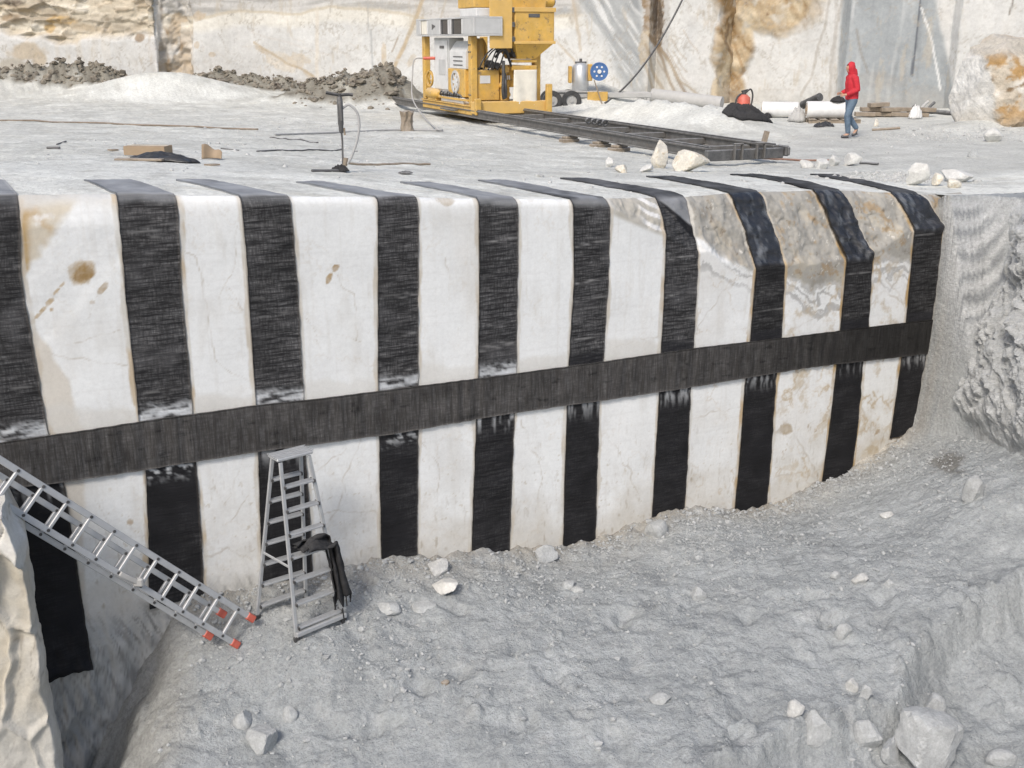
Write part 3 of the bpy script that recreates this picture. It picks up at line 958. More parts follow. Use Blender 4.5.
# scored muddy foot under the left strips
foot = sstep(-3.25, -3.7, ZZ + 0.25 * fbm(UU, ZZ, 0.6, 3, 150)) * sstep(3.0, 1.6, UU)
blend(col, foot * .85, (0.385, 0.385, 0.37))
blend(col, foot * sstep(-.05, .3, fbm(UU + .5 * ZZ, ZZ - .4 * UU, .5, 5, 153, .65)) * .7, (0.50, 0.495, 0.47))
for (sc_, sd_, am_, tt) in ((.10, 151, .35, .14), (.05, 155, .45, .16), (.07, 157, .35, .18)):
    blend(col, foot * sstep(tt, tt + .12, fbm((UU + .45 * ZZ) * 1.0, (ZZ - .3 * UU) * .16, sc_, 4, sd_, .65)) * am_, (0.12, 0.115, 0.105))
V = np.stack([FX, FY, FZ], -1).reshape(-1, 3)
me = np_mesh('marble_face', V, grid_quads(*UU.shape)[:, ::-1])
set_col(me, col)
o = add_obj('marble_face', me, None, M['face'])
tag(o, 'tall saw-cut white marble wall carrying the black strips', None, kind='structure')

# ------------------------------------------------------------------ bench ground (top of the step, back to the quarry wall)
us = np.concatenate([np.arange(-60, -12, 1.2), np.arange(-12, -5, .25), np.arange(-5, 14, 0.05), np.arange(14, 22, .2), np.arange(22, 62, 1.2)])
ds = np.concatenate([[0, .01, .03], np.arange(0.06, 3.2, 0.05), 3.2 * np.power(1.0135, np.arange(0, 205))])
BU, BD = np.meshgrid(us, ds)
edge_off = face_offset(us, top_z(us))
edge_off = np.where(us > U_END, -0.1, edge_off)
off = np.interp(BU, us, edge_off) * np.exp(-BD / 1.5) - BD
BX = FA[0] + FT[0] * BU + FN[0] * off
BY = FA[1] + FT[1] * BU + FN[1] * off
BZ = bench_z(BX, BY)
row0 = np.interp(BU, us, top_z(us))
BZ = np.where(BU < U_END, row0 + (BZ - row0) * sstep(0, .35, BD), BZ)
bpx, bpy_ = project(BX, BY, BZ)
col = np.empty(BX.shape + (3,)); col[:] = (0.55, 0.55, 0.53)
nearb = sstep(3.2, 1.6, BD + 0.5 * fbm(BX, BY, 1.5, 3, 160))
blend(col, nearb * .85, (0.70, 0.70, 0.68))
blend(col, sstep(-.05, .5, fbm(BX, BY, 2.6, 5, 161)) * .6, (0.70, 0.70, 0.68))
blend(col, sstep(0.0, .5, fbm(BX + .4 * BY, BY * 1.7, 1.4, 5, 163)) * .7, (0.41, 0.41, 0.395))
blend(col, sstep(.10, .45, fbm(BX * .6, BY * 2.2, .9, 4, 167)) * .5, (0.56, 0.54, 0.49))
# whiter, fresher dust: mound left, heaps behind the rails
for (hx, hy, rx, ry) in ((165, 90, 90, 14), (640, 112, 110, 18), (110, 170, 160, 14)):
    blend(col, sstep(1.2, .7, ell(bpx, bpy_, hx, hy, rx, ry) + .3 * fbm(BX, BY, 1.5, 3, 165)) * .6, (0.63, 0.635, 0.625))
# damp, greyer ground on the right behind the person and around the rubble
dmp = sstep(1.2, .6, ell(bpx, bpy_, 930, 150, 170, 32) + .4 * fbm(BX, BY, 2, 4, 169))
blend(col, sstep(.05, .4, fbm(BX, BY, .35, 5, 166, .65)) * .6, (0.43, 0.425, 0.405))
blend(col, sstep(.1, .4, fbm(BX, BY, .5, 5, 168, .65)) * .5, (0.74, 0.74, 0.72))
blend(col, dmp * .6, (0.45, 0.45, 0.44))
# dark earthy spoil at the foot of the left back wall
sp = 0
for (hx, hy, sx, am) in ((88, 48.4, 4.0, 1), (20, 48.4, 5.5, 1), (-70, 48.4, 6, 1), (205, 48.6, 1.6, 1), (245, 48.4, 2.4, 1), (290, 48.2, 1.8, .8), (335, 42, 2.5, .9), (385, 42, 1.8, .9), (360, 42, 2.5, .8)):
    sp = sp + heap(BX, BY, hx, -hy, 0, sx, 1.5, am, 0, 4)
sp = sstep(0.3, .7, sp + .35 * fbm(BX, BY, .7, 4, 171))
blend(col, sp, (0.235, 0.22, 0.19))
blend(col, sp * sstep(0.1, .5, fbm(BX, BY, .5, 4, 173)), (0.09, 0.075, 0.06))
blend(col, sp * sstep(0.15, .5, fbm(BX, BY, .8, 4, 174)), (0.40, 0.39, 0.36))
col *= np.array([1.07, 1.085, 1.06])
me = np_mesh('bench_ground', np.stack([BX, BY, BZ], -1).reshape(-1, 3), grid_quads(*BX.shape))
set_col(me, col)
o = add_obj('bench_ground', me, None, M['bench'])
tag(o, 'dusty pale bench of the quarry above the marble wall', None, kind='structure')

# ------------------------------------------------------------------ pit floor and right-hand bank
xs = np.concatenate([np.arange(-12, -5.4, .12), np.arange(-5.4, 5.7, 0.026), np.arange(5.7, 7.7, 0.016), np.arange(7.7, 14, .08)])
ys = np.concatenate([np.arange(1, 7.8, .12), np.arange(7.8, 16.45, 0.026)])
PX, PY = np.meshgrid(xs, ys)
PZ = pit_z(PX, PY)
dw = (PX - FA[0]) * FN[0] + (PY - FA[1]) * FN[1]
uw = (PX - FA[0]) * FT[0] + (PY - FA[1]) * FT[1]
behind = (dw < -0.12) & (uw < U_END - 0.05)
PZ = np.where(behind, np.minimum(PZ, -3.0) - 0.6 * np.clip(-dw, 0, 1.0), PZ)
PZ = np.where((dw < -0.02) & (uw >= U_END - 0.05), PZ - 0.10 * sstep(0.02, .25, -dw), PZ)
# crags on the bank: push the steep ground in and out along its normal
gy, gx = np.gradient(PZ, ys, xs)
steep = sstep(0.75, 1.7, np.hypot(gx, gy)) * (uw > U_END - .03) * sstep(-.1, .1, -PZ)
cragw = sstep(6.2, 6.75, PX + .25 * (PZ + 1.2))
al = PX - PY
wa_, wz_ = al + .12 * fbm(al, PZ, .3, 3, 201), PZ + .12 * fbm(al, PZ, .3, 3, 202)
v1, e1_ = worley(wa_ * 1.3, wz_ * .8, .42, 7); v2, e2_ = worley(wa_ * 1.2, wz_, .15, 8); v3, e3_ = worley(wa_, wz_, .06, 9)
disp = steep * ((.02 + .05 * cragw) * (v1 - .4) * sstep(0, .25, e1_) * .3 + (.015 + .02 * cragw) * ridged(al * .8 + .35 * PZ, PZ, .6, 4, 96))
nn_ = np.sqrt(gx ** 2 + gy ** 2 + 1)
PXd, PYd, PZd = PX - gx / nn_ * disp, PY - gy / nn_ * disp, PZ + disp / nn_
ppx, ppy = project(PX, PY, PZ)
col = np.empty(PX.shape + (3,)); col[:] = (0.375, 0.398, 0.408)
blend(col, sstep(-.1, .5, fbm(PX, PY, 1.4, 5, 181)) * .6, (0.45, 0.475, 0.485))
blend(col, sstep(0, .5, fbm(PX, PY * 1.5, .7, 5, 183)) * .6, (0.27, 0.29, 0.30))
blend(col, sstep(.25, .55, fbm(PX, PY, .35, 4, 185)) * .35, (0.50, 0.51, 0.51))
blend(col, sstep(.05, .45, fbm(PX, PY, .16, 5, 186, .65)) * .5, (0.46, 0.48, 0.49))
blend(col, sstep(.12, .45, -fbm(PX, PY * 1.4, .2, 5, 188, .65)) * .5, (0.24, 0.255, 0.262))
nw = np.exp(-np.clip(dw, 0, None) / 0.28) * (uw < U_END)
blend(col, nw * sstep(-.5, .3, fbm(PX, PY, .5, 4, 187)) * .85, (0.48, 0.45, 0.39))
blend(col, nw * sstep(.05, .45, ridged(PX, PY, .18, 3, 189)) * .5, (0.22, 0.20, 0.17))
stc = sstep(.5, 1.0, np.hypot(gx, gy)) * (uw > U_END - .05)
alc = PX - PY
tone = np.empty_like(col); tone[:] = (0.40, 0.415, 0.42)
blend(tone, sstep(-.1, .4, fbm(alc, PZ, .5, 5, 211, .6)) * .7, (0.47, 0.485, 0.49)); blend(tone, sstep(.0, .4, fbm(alc + .5 * PZ, PZ, .25, 5, 213, .65)) * .6, (0.31, 0.325, 0.33))
blend(col, stc, tone)
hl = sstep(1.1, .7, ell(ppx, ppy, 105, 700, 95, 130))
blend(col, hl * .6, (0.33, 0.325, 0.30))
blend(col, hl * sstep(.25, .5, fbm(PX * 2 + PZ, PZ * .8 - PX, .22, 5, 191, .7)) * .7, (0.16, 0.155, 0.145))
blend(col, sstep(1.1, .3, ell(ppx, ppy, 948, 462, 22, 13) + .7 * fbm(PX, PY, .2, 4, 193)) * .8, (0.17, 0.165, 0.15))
# banded pale and grey marble showing through in the inner corner
bn = sstep(1.15, .75, ell(ppx, ppy, 975, 262, 34, 75, 0) + .3 * fbm(PX, PZ, .5, 3, 195)) * (PZ < 0.16)
sagy = ppy + 0.020 * (ppx - 968) ** 2 + 9 * fbm(PX, PZ, .5, 3, 197)
blend(col, bn * .8, (0.56, 0.575, 0.58))
blend(col, bn * sstep(-.1, .5, np.sin(sagy * .30)) * .9, (0.29, 0.305, 0.315))
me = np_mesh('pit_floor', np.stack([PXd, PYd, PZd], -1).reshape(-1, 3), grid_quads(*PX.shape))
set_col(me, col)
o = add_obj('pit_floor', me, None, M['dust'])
tag(o, 'pale grey dust floor and bank below the marble wall', None, kind='structure')

# ------------------------------------------------------------------ broken crags on the right-hand bank
rp = smooth_path([(x, y, 0) for x, y in ((7.02, 15.72), (7.22, 15.35), (7.34, 14.8), (7.40, 14.1), (7.52, 13.0), (7.85, 11.4), (8.5, 8.2))], 12)
rl_ = np.r_[0, np.cumsum([(b - a).length for a, b in zip(rp[:-1], rp[1:])])]
cs = np.arange(0, rl_[-1], .02); cz = np.arange(0.0, 3.3, .02)
CS, CD = np.meshgrid(cs, cz)
RX = np.interp(CS, rl_, [v.x for v in rp]); RY = np.interp(CS, rl_, [v.y for v in rp])
tx_ = np.gradient(np.interp(cs, rl_, [v.x for v in rp])); ty_ = np.gradient(np.interp(cs, rl_, [v.y for v in rp])); tl_ = np.hypot(tx_, ty_)
NX, NY = (ty_ / tl_)[None] + 0 * CS, (-tx_ / tl_)[None] + 0 * CS
prof_d = np.interp(CD, [0, .22, 1.5, 2.25, 2.75, 3.3], [0, .08, .45, .72, .84, .88])
ca_, sa_ = math.cos(.75), math.sin(.75)
r1, r2 = CS * ca_ - CD * sa_, CS * sa_ + CD * ca_            # shards lean to the right
wr1 = r1 + .10 * fbm(CS, CD, .35, 3, 221); wr2 = r2 + .10 * fbm(CS, CD, .35, 3, 222)
v1, e1_ = worley(wr1 * 1.0, wr2 * .45, .34, 31); v2, e2_ = worley(wr1, wr2 * .5, .13, 32); v3, e3_ = worley(wr1, wr2 * .7, .055, 33)
grow_ = sstep(0, .7, CS + .25 * fbm(CS, CD, .4, 3, 224))
fade = sstep(0, .25, CD) * sstep(3.3, 2.4, CD + .35 * fbm(CS, CD, .5, 3, 225))
prof_d = prof_d - .3 * sstep(.7, 0, CS) * sstep(.2, 1.5, CD)
dsp = grow_ * fade * (.26 * (v1 - .35) * sstep(0, .35, e1_) + .13 * (v2 - .4) * sstep(0, .3, e2_) + .04 * (v3 - .5) * sstep(0, .3, e3_) + .12 * ridged(r1, r2 * .5, .5, 4, 226) + .05) - .10 * (1 - grow_ * fade)
tz_ = bench_base(RX, RY) + .01
CX, CY, CZ_ = RX + NX * (prof_d + dsp), RY + NY * (prof_d + dsp), tz_ - CD + .25 * dsp
ccol = np.empty(CS.shape + (3,)); ccol[:] = (0.46, 0.475, 0.48)
blend(ccol, sstep(-.1, .4, fbm(CS, CD, .5, 5, 227, .6)) * .7, (0.53, 0.54, 0.535)); blend(ccol, (v2 < .3) * .4, (0.36, 0.37, 0.37)); blend(ccol, sstep(.12, .0, e1_) * grow_ * .5, (0.27, 0.275, 0.27)); blend(ccol, sstep(.1, .4, fbm(CS, CD, .2, 4, 229, .65)) * .4, (0.34, 0.35, 0.35))
me = np_mesh('quarry_bank', np.stack([CX, CY, CZ_], -1).reshape(-1, 3), grid_quads(*CS.shape)[:, ::-1], smooth=False)
set_col(me, ccol)
o = add_obj('quarry_bank', me, None, M['dust'])
tag(o, 'broken pale crags of the bank at the right edge of the pit', None, kind='structure')

# ------------------------------------------------------------------ quarry back wall
WALL = [(-420, 50), (-60, 51), (157, 50.0), (163, 50.5), (186, 50.7), (195, 50.2), (400, 48.6), (556, 47.2), (566, 47.0), (600, 46.2), (648, 45.0), (656, 45.6), (668, 44.9), (716, 43.9), (730, 44.8),
        (800, 43.6), (838, 42.4), (846, 41.8), (948, 40.2), (956, 39.6), (1120, 37.5), (1500, 34.5)]
wpts = [(float((x - 512) / F * (y * CP + 0.25)), float(y)) for x, y in WALL]
seg = np.r_[0, np.cumsum([math.dist(a, b) for a, b in zip(wpts[:-1], wpts[1:])])]
sa = np.interp(-40, [w[0] for w in WALL], seg); sb = np.interp(1080, [w[0] for w in WALL], seg)
ss = np.concatenate([np.arange(0, sa, .4), np.arange(sa, sb, .055), np.arange(sb, seg[-1], .4)])
zz = np.concatenate([np.arange(-0.4, 5.0, 0.05), np.arange(5.0, 11.01, .3)])
SS, WZ = np.meshgrid(ss, zz)
WX = np.interp(SS, seg, [p[0] for p in wpts]); WY = np.interp(SS, seg, [p[1] for p in wpts])
wpx, wpy = project(WX, WY, WZ)


def wn(scale, octs=4, seed=0, ax=1.0, az=1.0):
    return fbm(SS * ax, WZ * az, scale, octs, seed)


col = np.empty(SS.shape + (3,)); col[:] = (0.575, 0.58, 0.57)
rel = 0.05 * wn(2.2, 4, 501)
blend(col, sstep(0, .5, wn(2.0, 5, 503)) * .5, (0.56, 0.55, 0.53))
blend(col, sstep(.05, .4, fbm(SS * 1.4, WZ * .5, .6, 5, 504, .65)) * .4, (0.53, 0.52, 0.49))
TAN, OCH, GRY, BRN, DRK = (0.46, 0.39, 0.29), (0.46, 0.31, 0.12), (0.36, 0.37, 0.375), (0.24, 0.17, 0.10), (0.09, 0.07, 0.055)
# left: bedded tan crust over white
natural = sstep(5, -5, wpy - (np.interp(wpx, [-60, 0, 40, 110, 158], [34, 30, 40, 36, 32]) + 9 * wn(1.4, 3, 505))) * sstep(160, 156, wpx)
blend(col, natural, (0.52, 0.47, 0.38))
lay = wn(.8, 4, 507, .35, 1.6)
blend(col, natural * sstep(0.0, .4, lay), TAN)
blend(col, natural * sstep(0.2, .5, wn(.9, 4, 509, .4, 1.5)), (0.34, 0.30, 0.24))
blend(col, natural * sstep(0.1, .4, -lay), (0.66, 0.63, 0.55))
for (x, y, a, b_, c_) in ((10, 2, 10, 5, DRK), (8, 18, 12, 4, BRN), (48, 28, 6, 5, OCH), (60, 20, 14, 5, OCH), (140, 38, 5, 4, BRN), (25, 52, 18, 9, TAN), (40, 60, 8, 8, TAN), (15, 66, 12, 10, (0.4, .37, .31))):
    e = ell(wpx, wpy, x, y, a, b_) + .6 * wn(.8, 3, x)
    blend(col, sstep(1.2, .7, e) * .8, c_)
wv1, we1 = worley(SS * .45 + .3 * wn(1, 3, 512), WZ * 1.3, .8, 17); wv2, we2 = worley(SS * .6 + .2 * wn(.5, 3, 514), WZ * 1.4, .3, 18)
rel = rel - natural * (.10 + .30 * wv1 * sstep(0, .3, we1) + .12 * wv2)
blend(col, natural * sstep(.0, .25, fbm(SS * .5, WZ * 1.6, .6, 6, 516, .68)) * .6, (0.36, 0.31, 0.24)); blend(col, natural * sstep(.10, .0, we1) * .5, (0.20, 0.16, 0.11)); blend(col, natural * (wv2 > .75) * .5, (0.58, 0.53, 0.43))
drp = sstep(.1, .5, wn(.5, 3, 513, 1.5, .12)) * sstep(120, 20, wpy) * sstep(162, 150, wpx)
blend(col, drp * .35, (0.52, 0.46, 0.36))
# recess
rc = sstep(158, 162, wpx) * sstep(196, 188, wpx)
blend(col, rc * .8 * sstep(-.5, .3, wn(.8, 4, 515)), (0.45, 0.40, 0.33))
blend(col, rc * sstep(.1, .5, wn(.7, 4, 517, 1.2, .6)), BRN)
rel = rel - rc * .3 * ridged(SS, WZ, 1.0, 3, 518)
blend(col, sstep(2.0, .8, np.abs(wpx - 157)) * .8, (0.72, 0.72, 0.70))
# middle: long white cut with a grey wavy bed on top
topb = np.interp(wpx, [165, 200, 240, 300, 330, 400, 430, 560], [14, 17, 11, 13, 6, 12, 20, 14]) + 3 * wn(2, 3, 519)
mid = sstep(160, 164, wpx) * sstep(600, 560, wpx)
tb = mid * sstep(2, -2, wpy - topb)
blend(col, tb, (0.52, 0.515, 0.50))
blend(col, tb * sstep(-.15, .2, fbm(SS * .12, WZ * 1.6 + .5 * wn(3, 3, 521, .5, 1), .7, 4, 522, .6)), (0.36, 0.355, 0.34))
blend(col, mid * sstep(2.2, .8, np.abs(wpy - topb - 1)) * .8, (0.40, 0.34, 0.25))
blend(col, mid * sstep(12, 3, np.abs(wpy - topb - 7)) * .5, (0.70, 0.67, 0.58))


def wline(pts, w, c_, amt=.85, wob=2.5, seed=0):
    d, _ = poly_dist(wpx + wob * wn(1.2, 3, 700 + seed), wpy + wob * wn(1.2, 3, 740 + seed), pts)
    blend(col, sstep(w + .7, w * .5, d) * amt, c_)


def wblob(x, y, a, b_, rot, c_, amt=.85, k=.5, seed=0):
    e = ell(wpx, wpy, x, y, a, b_, rot) + 1.5 * k * fbm(SS, WZ, .6, 5, 780 + seed, .65)
    blend(col, sstep(1.05, .85, e) * amt * (.7 + .3 * sstep(-.2, .3, wn(.25, 3, 790 + seed))), c_)


for i, (x, y, a, b_, r_) in enumerate(((178, 18, 8, 6, .2), (174, 30, 7, 12, 0), (200, 16, 7, 6, 0), (182, 65, 9, 12, 0), (170, 68, 10, 6, 0), (197, 45, 3, 4, 0), (212, 55, 4, 3, 0))):
    wblob(x, y, a, b_, r_, (0.46, 0.38, 0.28), .8, .6, i)
wblob(282, 62, 17, 9, .45, (0.58, 0.53, 0.45), .8, .6, 11); wblob(298, 60, 12, 8, 0, (0.55, 0.49, 0.40), .8, .6, 12)
wblob(262, 50, 8, 3, .6, TAN, .8, .5, 13); wblob(260, 82, 6, 5, 0, (0.50, 0.44, 0.36), .8, .5, 14); wblob(308, 74, 7, 3, .5, TAN, .7, .5, 15)
wline([(255, 42), (280, 58), (300, 68), (325, 85)], 1.3, (0.44, 0.37, 0.27), .8, 3, 1)
wline([(250, 32), (300, 46), (330, 55)], .6, (0.55, 0.53, 0.5), .6, 2, 2); wline([(240, 72), (275, 85)], .6, (0.55, 0.53, 0.5), .6, 2, 3)
wline([(317, 8), (317, 88)], 1.8, (0.60, 0.56, 0.49), .7, 1, 4); wline([(371, 30), (373, 80)], .9, GRY, .8, .6, 5); wline([(368, -5), (368, 30)], .6, GRY, .6, .6, 6)
wline([(424, -6), (412, 28), (390, 76)], 2.2, (0.46, 0.37, 0.25), .85, 1.5, 7); wblob(384, 55, 3, 14, 0, (0.48, 0.39, 0.27), .75, .5, 16)
wline([(398, 38), (392, 52)], .6, BRN, .6, 1, 8); wblob(412, 60, 3, 8, .5, TAN, .6, .5, 18); wline([(447, -5), (440, 22)], 1.0, (.42, .38, .32), .7, 1, 9)
for i in range(26):
    r_ = random.Random(900 + i)
    x, y = r_.uniform(195, 420), r_.uniform(20, 85)
    wline([(x, y), (x + r_.uniform(-4, 22), y + r_.uniform(-4, 12))], .5, (0.54, 0.52, 0.48), .5, 2, 20 + i)
# behind the machine: cracked white
wline([(556, 40), (575, 60), (585, 85)], .8, TAN, .7, 3, 50); wblob(575, 12, 5, 16, .3, (.45, .42, .37), .7, .5, 19)
wline([(572, 0), (578, 22), (580, 50)], 1.6, (.44, .38, .30), .7, 3, 51); wblob(556, 12, 14, 4, -.25, GRY, .8, .4, 21)
# slanting grey-blue bands
gb = sstep(-7, 7, (wpx - (579 + 0.55 * wpy)) + 6 * wn(2, 3, 523)) * sstep(5, -5, (wpx - (640 + 0.10 * wpy)) + 5 * wn(2, 3, 525))
gcol = (0.36, 0.375, 0.38)
blend(col, gb, gcol)
st = np.clip(2.2 * fbm((wpx - .62 * wpy) * .10 + .6 * wn(2.5, 3, 527), wpy * .012, 1.0, 4, 528, .6), -1, 1)
blend(col, gb * sstep(.15, .6, st) * .8, (0.62, 0.63, 0.63))
blend(col, gb * sstep(.15, .6, -st) * .6, (0.24, 0.255, 0.265))
# brown fissure and its roots
wblob(653, 10, 11, 36, -.12, BRN, .95, .5, 22); wblob(657, 14, 6, 26, -.1, DRK, .8, .8, 23); wblob(644, 46, 6, 14, .1, TAN, .9, .5, 24)
for i, p in enumerate(([(650, 35), (662, 60), (676, 97)], [(654, 40), (672, 66), (687, 97)], [(646, 45), (652, 70), (668, 97)], [(660, 48), (680, 80), (700, 97)], [(645, 60), (655, 97)])):
    wline(p, 1.1 + (i < 3) * .6, BRN if i < 2 else (0.36, 0.30, 0.22), .85, 2, 60 + i)
blend(col, sstep(1, .5, ell(wpx, wpy, 660, 78, 22, 32, -.3)) * .35, (0.50, 0.47, 0.41))
for i in range(6):
    r_ = random.Random(40 + i); x = r_.uniform(655, 700); y = r_.uniform(30, 70)
    wline([(x, y), (x + 8, y + 14), (x + 14, y + 20)], .5, (.40, .34, .27), .6, 2, 70 + i)
# rough ochre outcrop
oc = sstep(1.15, .85, np.minimum(ell(wpx, wpy, 770, -2, 56, 34, .15), np.minimum(ell(wpx, wpy, 733, 45, 19, 42, .15), ell(wpx, wpy, 728, 90, 17, 22, .35))) + .30 * wn(1.3, 4, 531))
blend(col, oc, (0.42, 0.33, 0.215))
fl = fbm(SS * .9 + WZ * .6, (WZ * .8 - SS * .5) * .5, 1.0, 6, 533, .65)
blend(col, oc * sstep(0, .25, fl), (0.55, 0.47, 0.34)); blend(col, oc * sstep(.03, .25, -fl), (0.27, 0.18, 0.09))
blend(col, oc * sstep(.15, .45, wn(.7, 4, 535)), (0.50, 0.47, 0.41)); blend(col, oc * sstep(.32, .5, wn(.55, 4, 537)), BRN)
wline([(727, 25), (722, 42), (730, 60)], 1.6, BRN, .9, 2, 80); wline([(735, 45), (745, 70), (735, 85)], 1.4, (.32, .22, .12), .8, 2, 81)
rel = rel + oc * (.05 + .20 * ridged(SS * .6 + WZ * .3, WZ * .8, 1.5, 4, 539))
# white right part with joints
for i, p in enumerate(([(830, 0), (822, 40), (812, 70), (800, 97)], [(842, 0), (832, 50), (830, 97)], [(800, 50), (790, 62)], [(765, 60), (800, 72), (818, 80)], [(765, 88), (800, 90)], [(770, 45), (820, 40)])):
    wline(p, (1.1, 1.9, .5, .6, .6, .5)[i], (.42, .40, .37) if i < 2 else (.52, .51, .49), .8, 4, 90 + i)
# blue-grey slab
gs = sstep(-3, 3, wpx - (842 - .05 * wpy) + 2 * wn(1, 3, 541)) * sstep(3, -3, wpx - (936 + .2 * wpy) + 2 * wn(1, 3, 543))
blend(col, gs, (0.32, 0.345, 0.36))
blend(col, gs * sstep(0, .5, wn(.7, 4, 545, 2.0, .22)) * .6, (0.23, 0.25, 0.262)); blend(col, gs * sstep(.1, .5, wn(.9, 4, 547, 2.0, .18)) * .55, (0.55, 0.56, 0.56))
wline([(921, -5), (917, 35), (912, 75)], 1.1, (.10, .11, .13), .9, .8, 97); wline([(922, 8), (933, 45), (940, 90)], .9, (.66, .67, .67), .9, 1.2, 98)
wline([(856, 30), (862, 55), (868, 72)], 1.3, (.26, .25, .23), .7, 2, 99); wline([(836, -5), (834, 97)], 2.2, (.46, .45, .43), .6, 3, 100)
blend(col, gs * sstep(1.1, .6, ell(wpx, wpy, 880, 80, 30, 10) + .5 * wn(.7, 3, 3)) * .4, (.30, .29, .27))
wt = sstep(-3, 3, wpx - (936 + .2 * wpy)) * sstep(-.05, .25, fbm((wpx - .1 * wpy) * .09 + .5 * wn(2, 3, 549), wpy * .01, 1, 4, 550, .6))
blend(col, wt * .5, (0.52, 0.525, 0.52))
wline([(1014, -5), (1010, 14)], .7, DRK, .8, 1, 101)
vein = np.abs(fbm(SS + .5 * WZ, WZ * .6 - .3 * SS, 2.2, 5, 561, .6)); blend(col, sstep(.022, .0, vein) * .55, (0.34, 0.31, 0.26))
vein = np.abs(fbm(SS * .8 - .6 * WZ, WZ * .5 + .2 * SS, 1.6, 5, 563, .6)); blend(col, sstep(.018, .0, vein) * .4, (0.38, 0.36, 0.33))
blend(col, sstep(.22, .4, fbm(SS * 1.3, WZ * .3, .7, 5, 565, .68)) * .45, (0.44, 0.39, 0.31))
# darker, warmer tone towards the foot of the wall
blend(col, sstep(0.9, 0.0, WZ + .5 * wn(1, 3, 551)) * .45, (0.38, 0.365, 0.335))
rel = rel + 0.02 * wn(.4, 3, 553)
# step the wall back above the working height
nx = np.gradient(WY, axis=1); ny = -np.gradient(WX, axis=1); nl = np.hypot(nx, ny) + 1e-9
WX2 = WX + nx / nl * rel; WY2 = WY + ny / nl * rel
me = np_mesh('quarry_back_wall', np.stack([WX2, WY2, WZ], -1).reshape(-1, 3), grid_quads(*SS.shape))
set_col(me, col)
o = add_obj('quarry_back_wall', me, None, M['wall'])
tag(o, 'tall quarry wall of white, grey and ochre stone behind the bench', None, kind='structure')


# ------------------------------------------------------------------ the black woven strips
def sheet(name, P, UV, colr, par, mat, thick_dir):
    """a thin strip: top sheet plus turned-down edges, from a grid of points"""
    nr, nc = P.shape[:2]
    base = P.reshape(-1, 3)
    low = (P - thick_dir * 0.03).reshape(-1, 3)
    idx = np.arange(nr * nc).reshape(nr, nc)
    rim = np.concatenate([idx[0, :], idx[1:, -1], idx[-1, -2::-1], idx[-2:0:-1, 0]])
    Vv = np.concatenate([base, low[rim]])
    n0 = len(base); k = len(rim)
    skirt = np.stack([rim, n0 + np.arange(k), n0 + (np.arange(k) + 1) % k, np.roll(rim, -1)], -1)
    Q = np.concatenate([grid_quads(nr, nc)[:, ::-1], skirt])
    me = np_mesh(name, Vv, Q)
    vid = np.concatenate([np.arange(n0), rim])
    set_col(me, colr.reshape(-1, 3)[vid]); 
    a = me.attributes.new('Par', 'FLOAT_VECTOR', 'POINT')
    pv = np.zeros((len(Vv), 3), np.float32); pv[:, :2] = par.reshape(-1, 2)[vid]
    a.data.foreach_set('vector', pv.ravel())
    uvl = me.uv_layers.new(name='UVMap')
    li = np.empty(len(me.loops), np.int32); me.loops.foreach_get('vertex_index', li)
    uvl.data.foreach_set('uv', UV.reshape(-1, 2)[vid][li].astype(np.float32).ravel())
    return add_obj(name, me, None, mat)


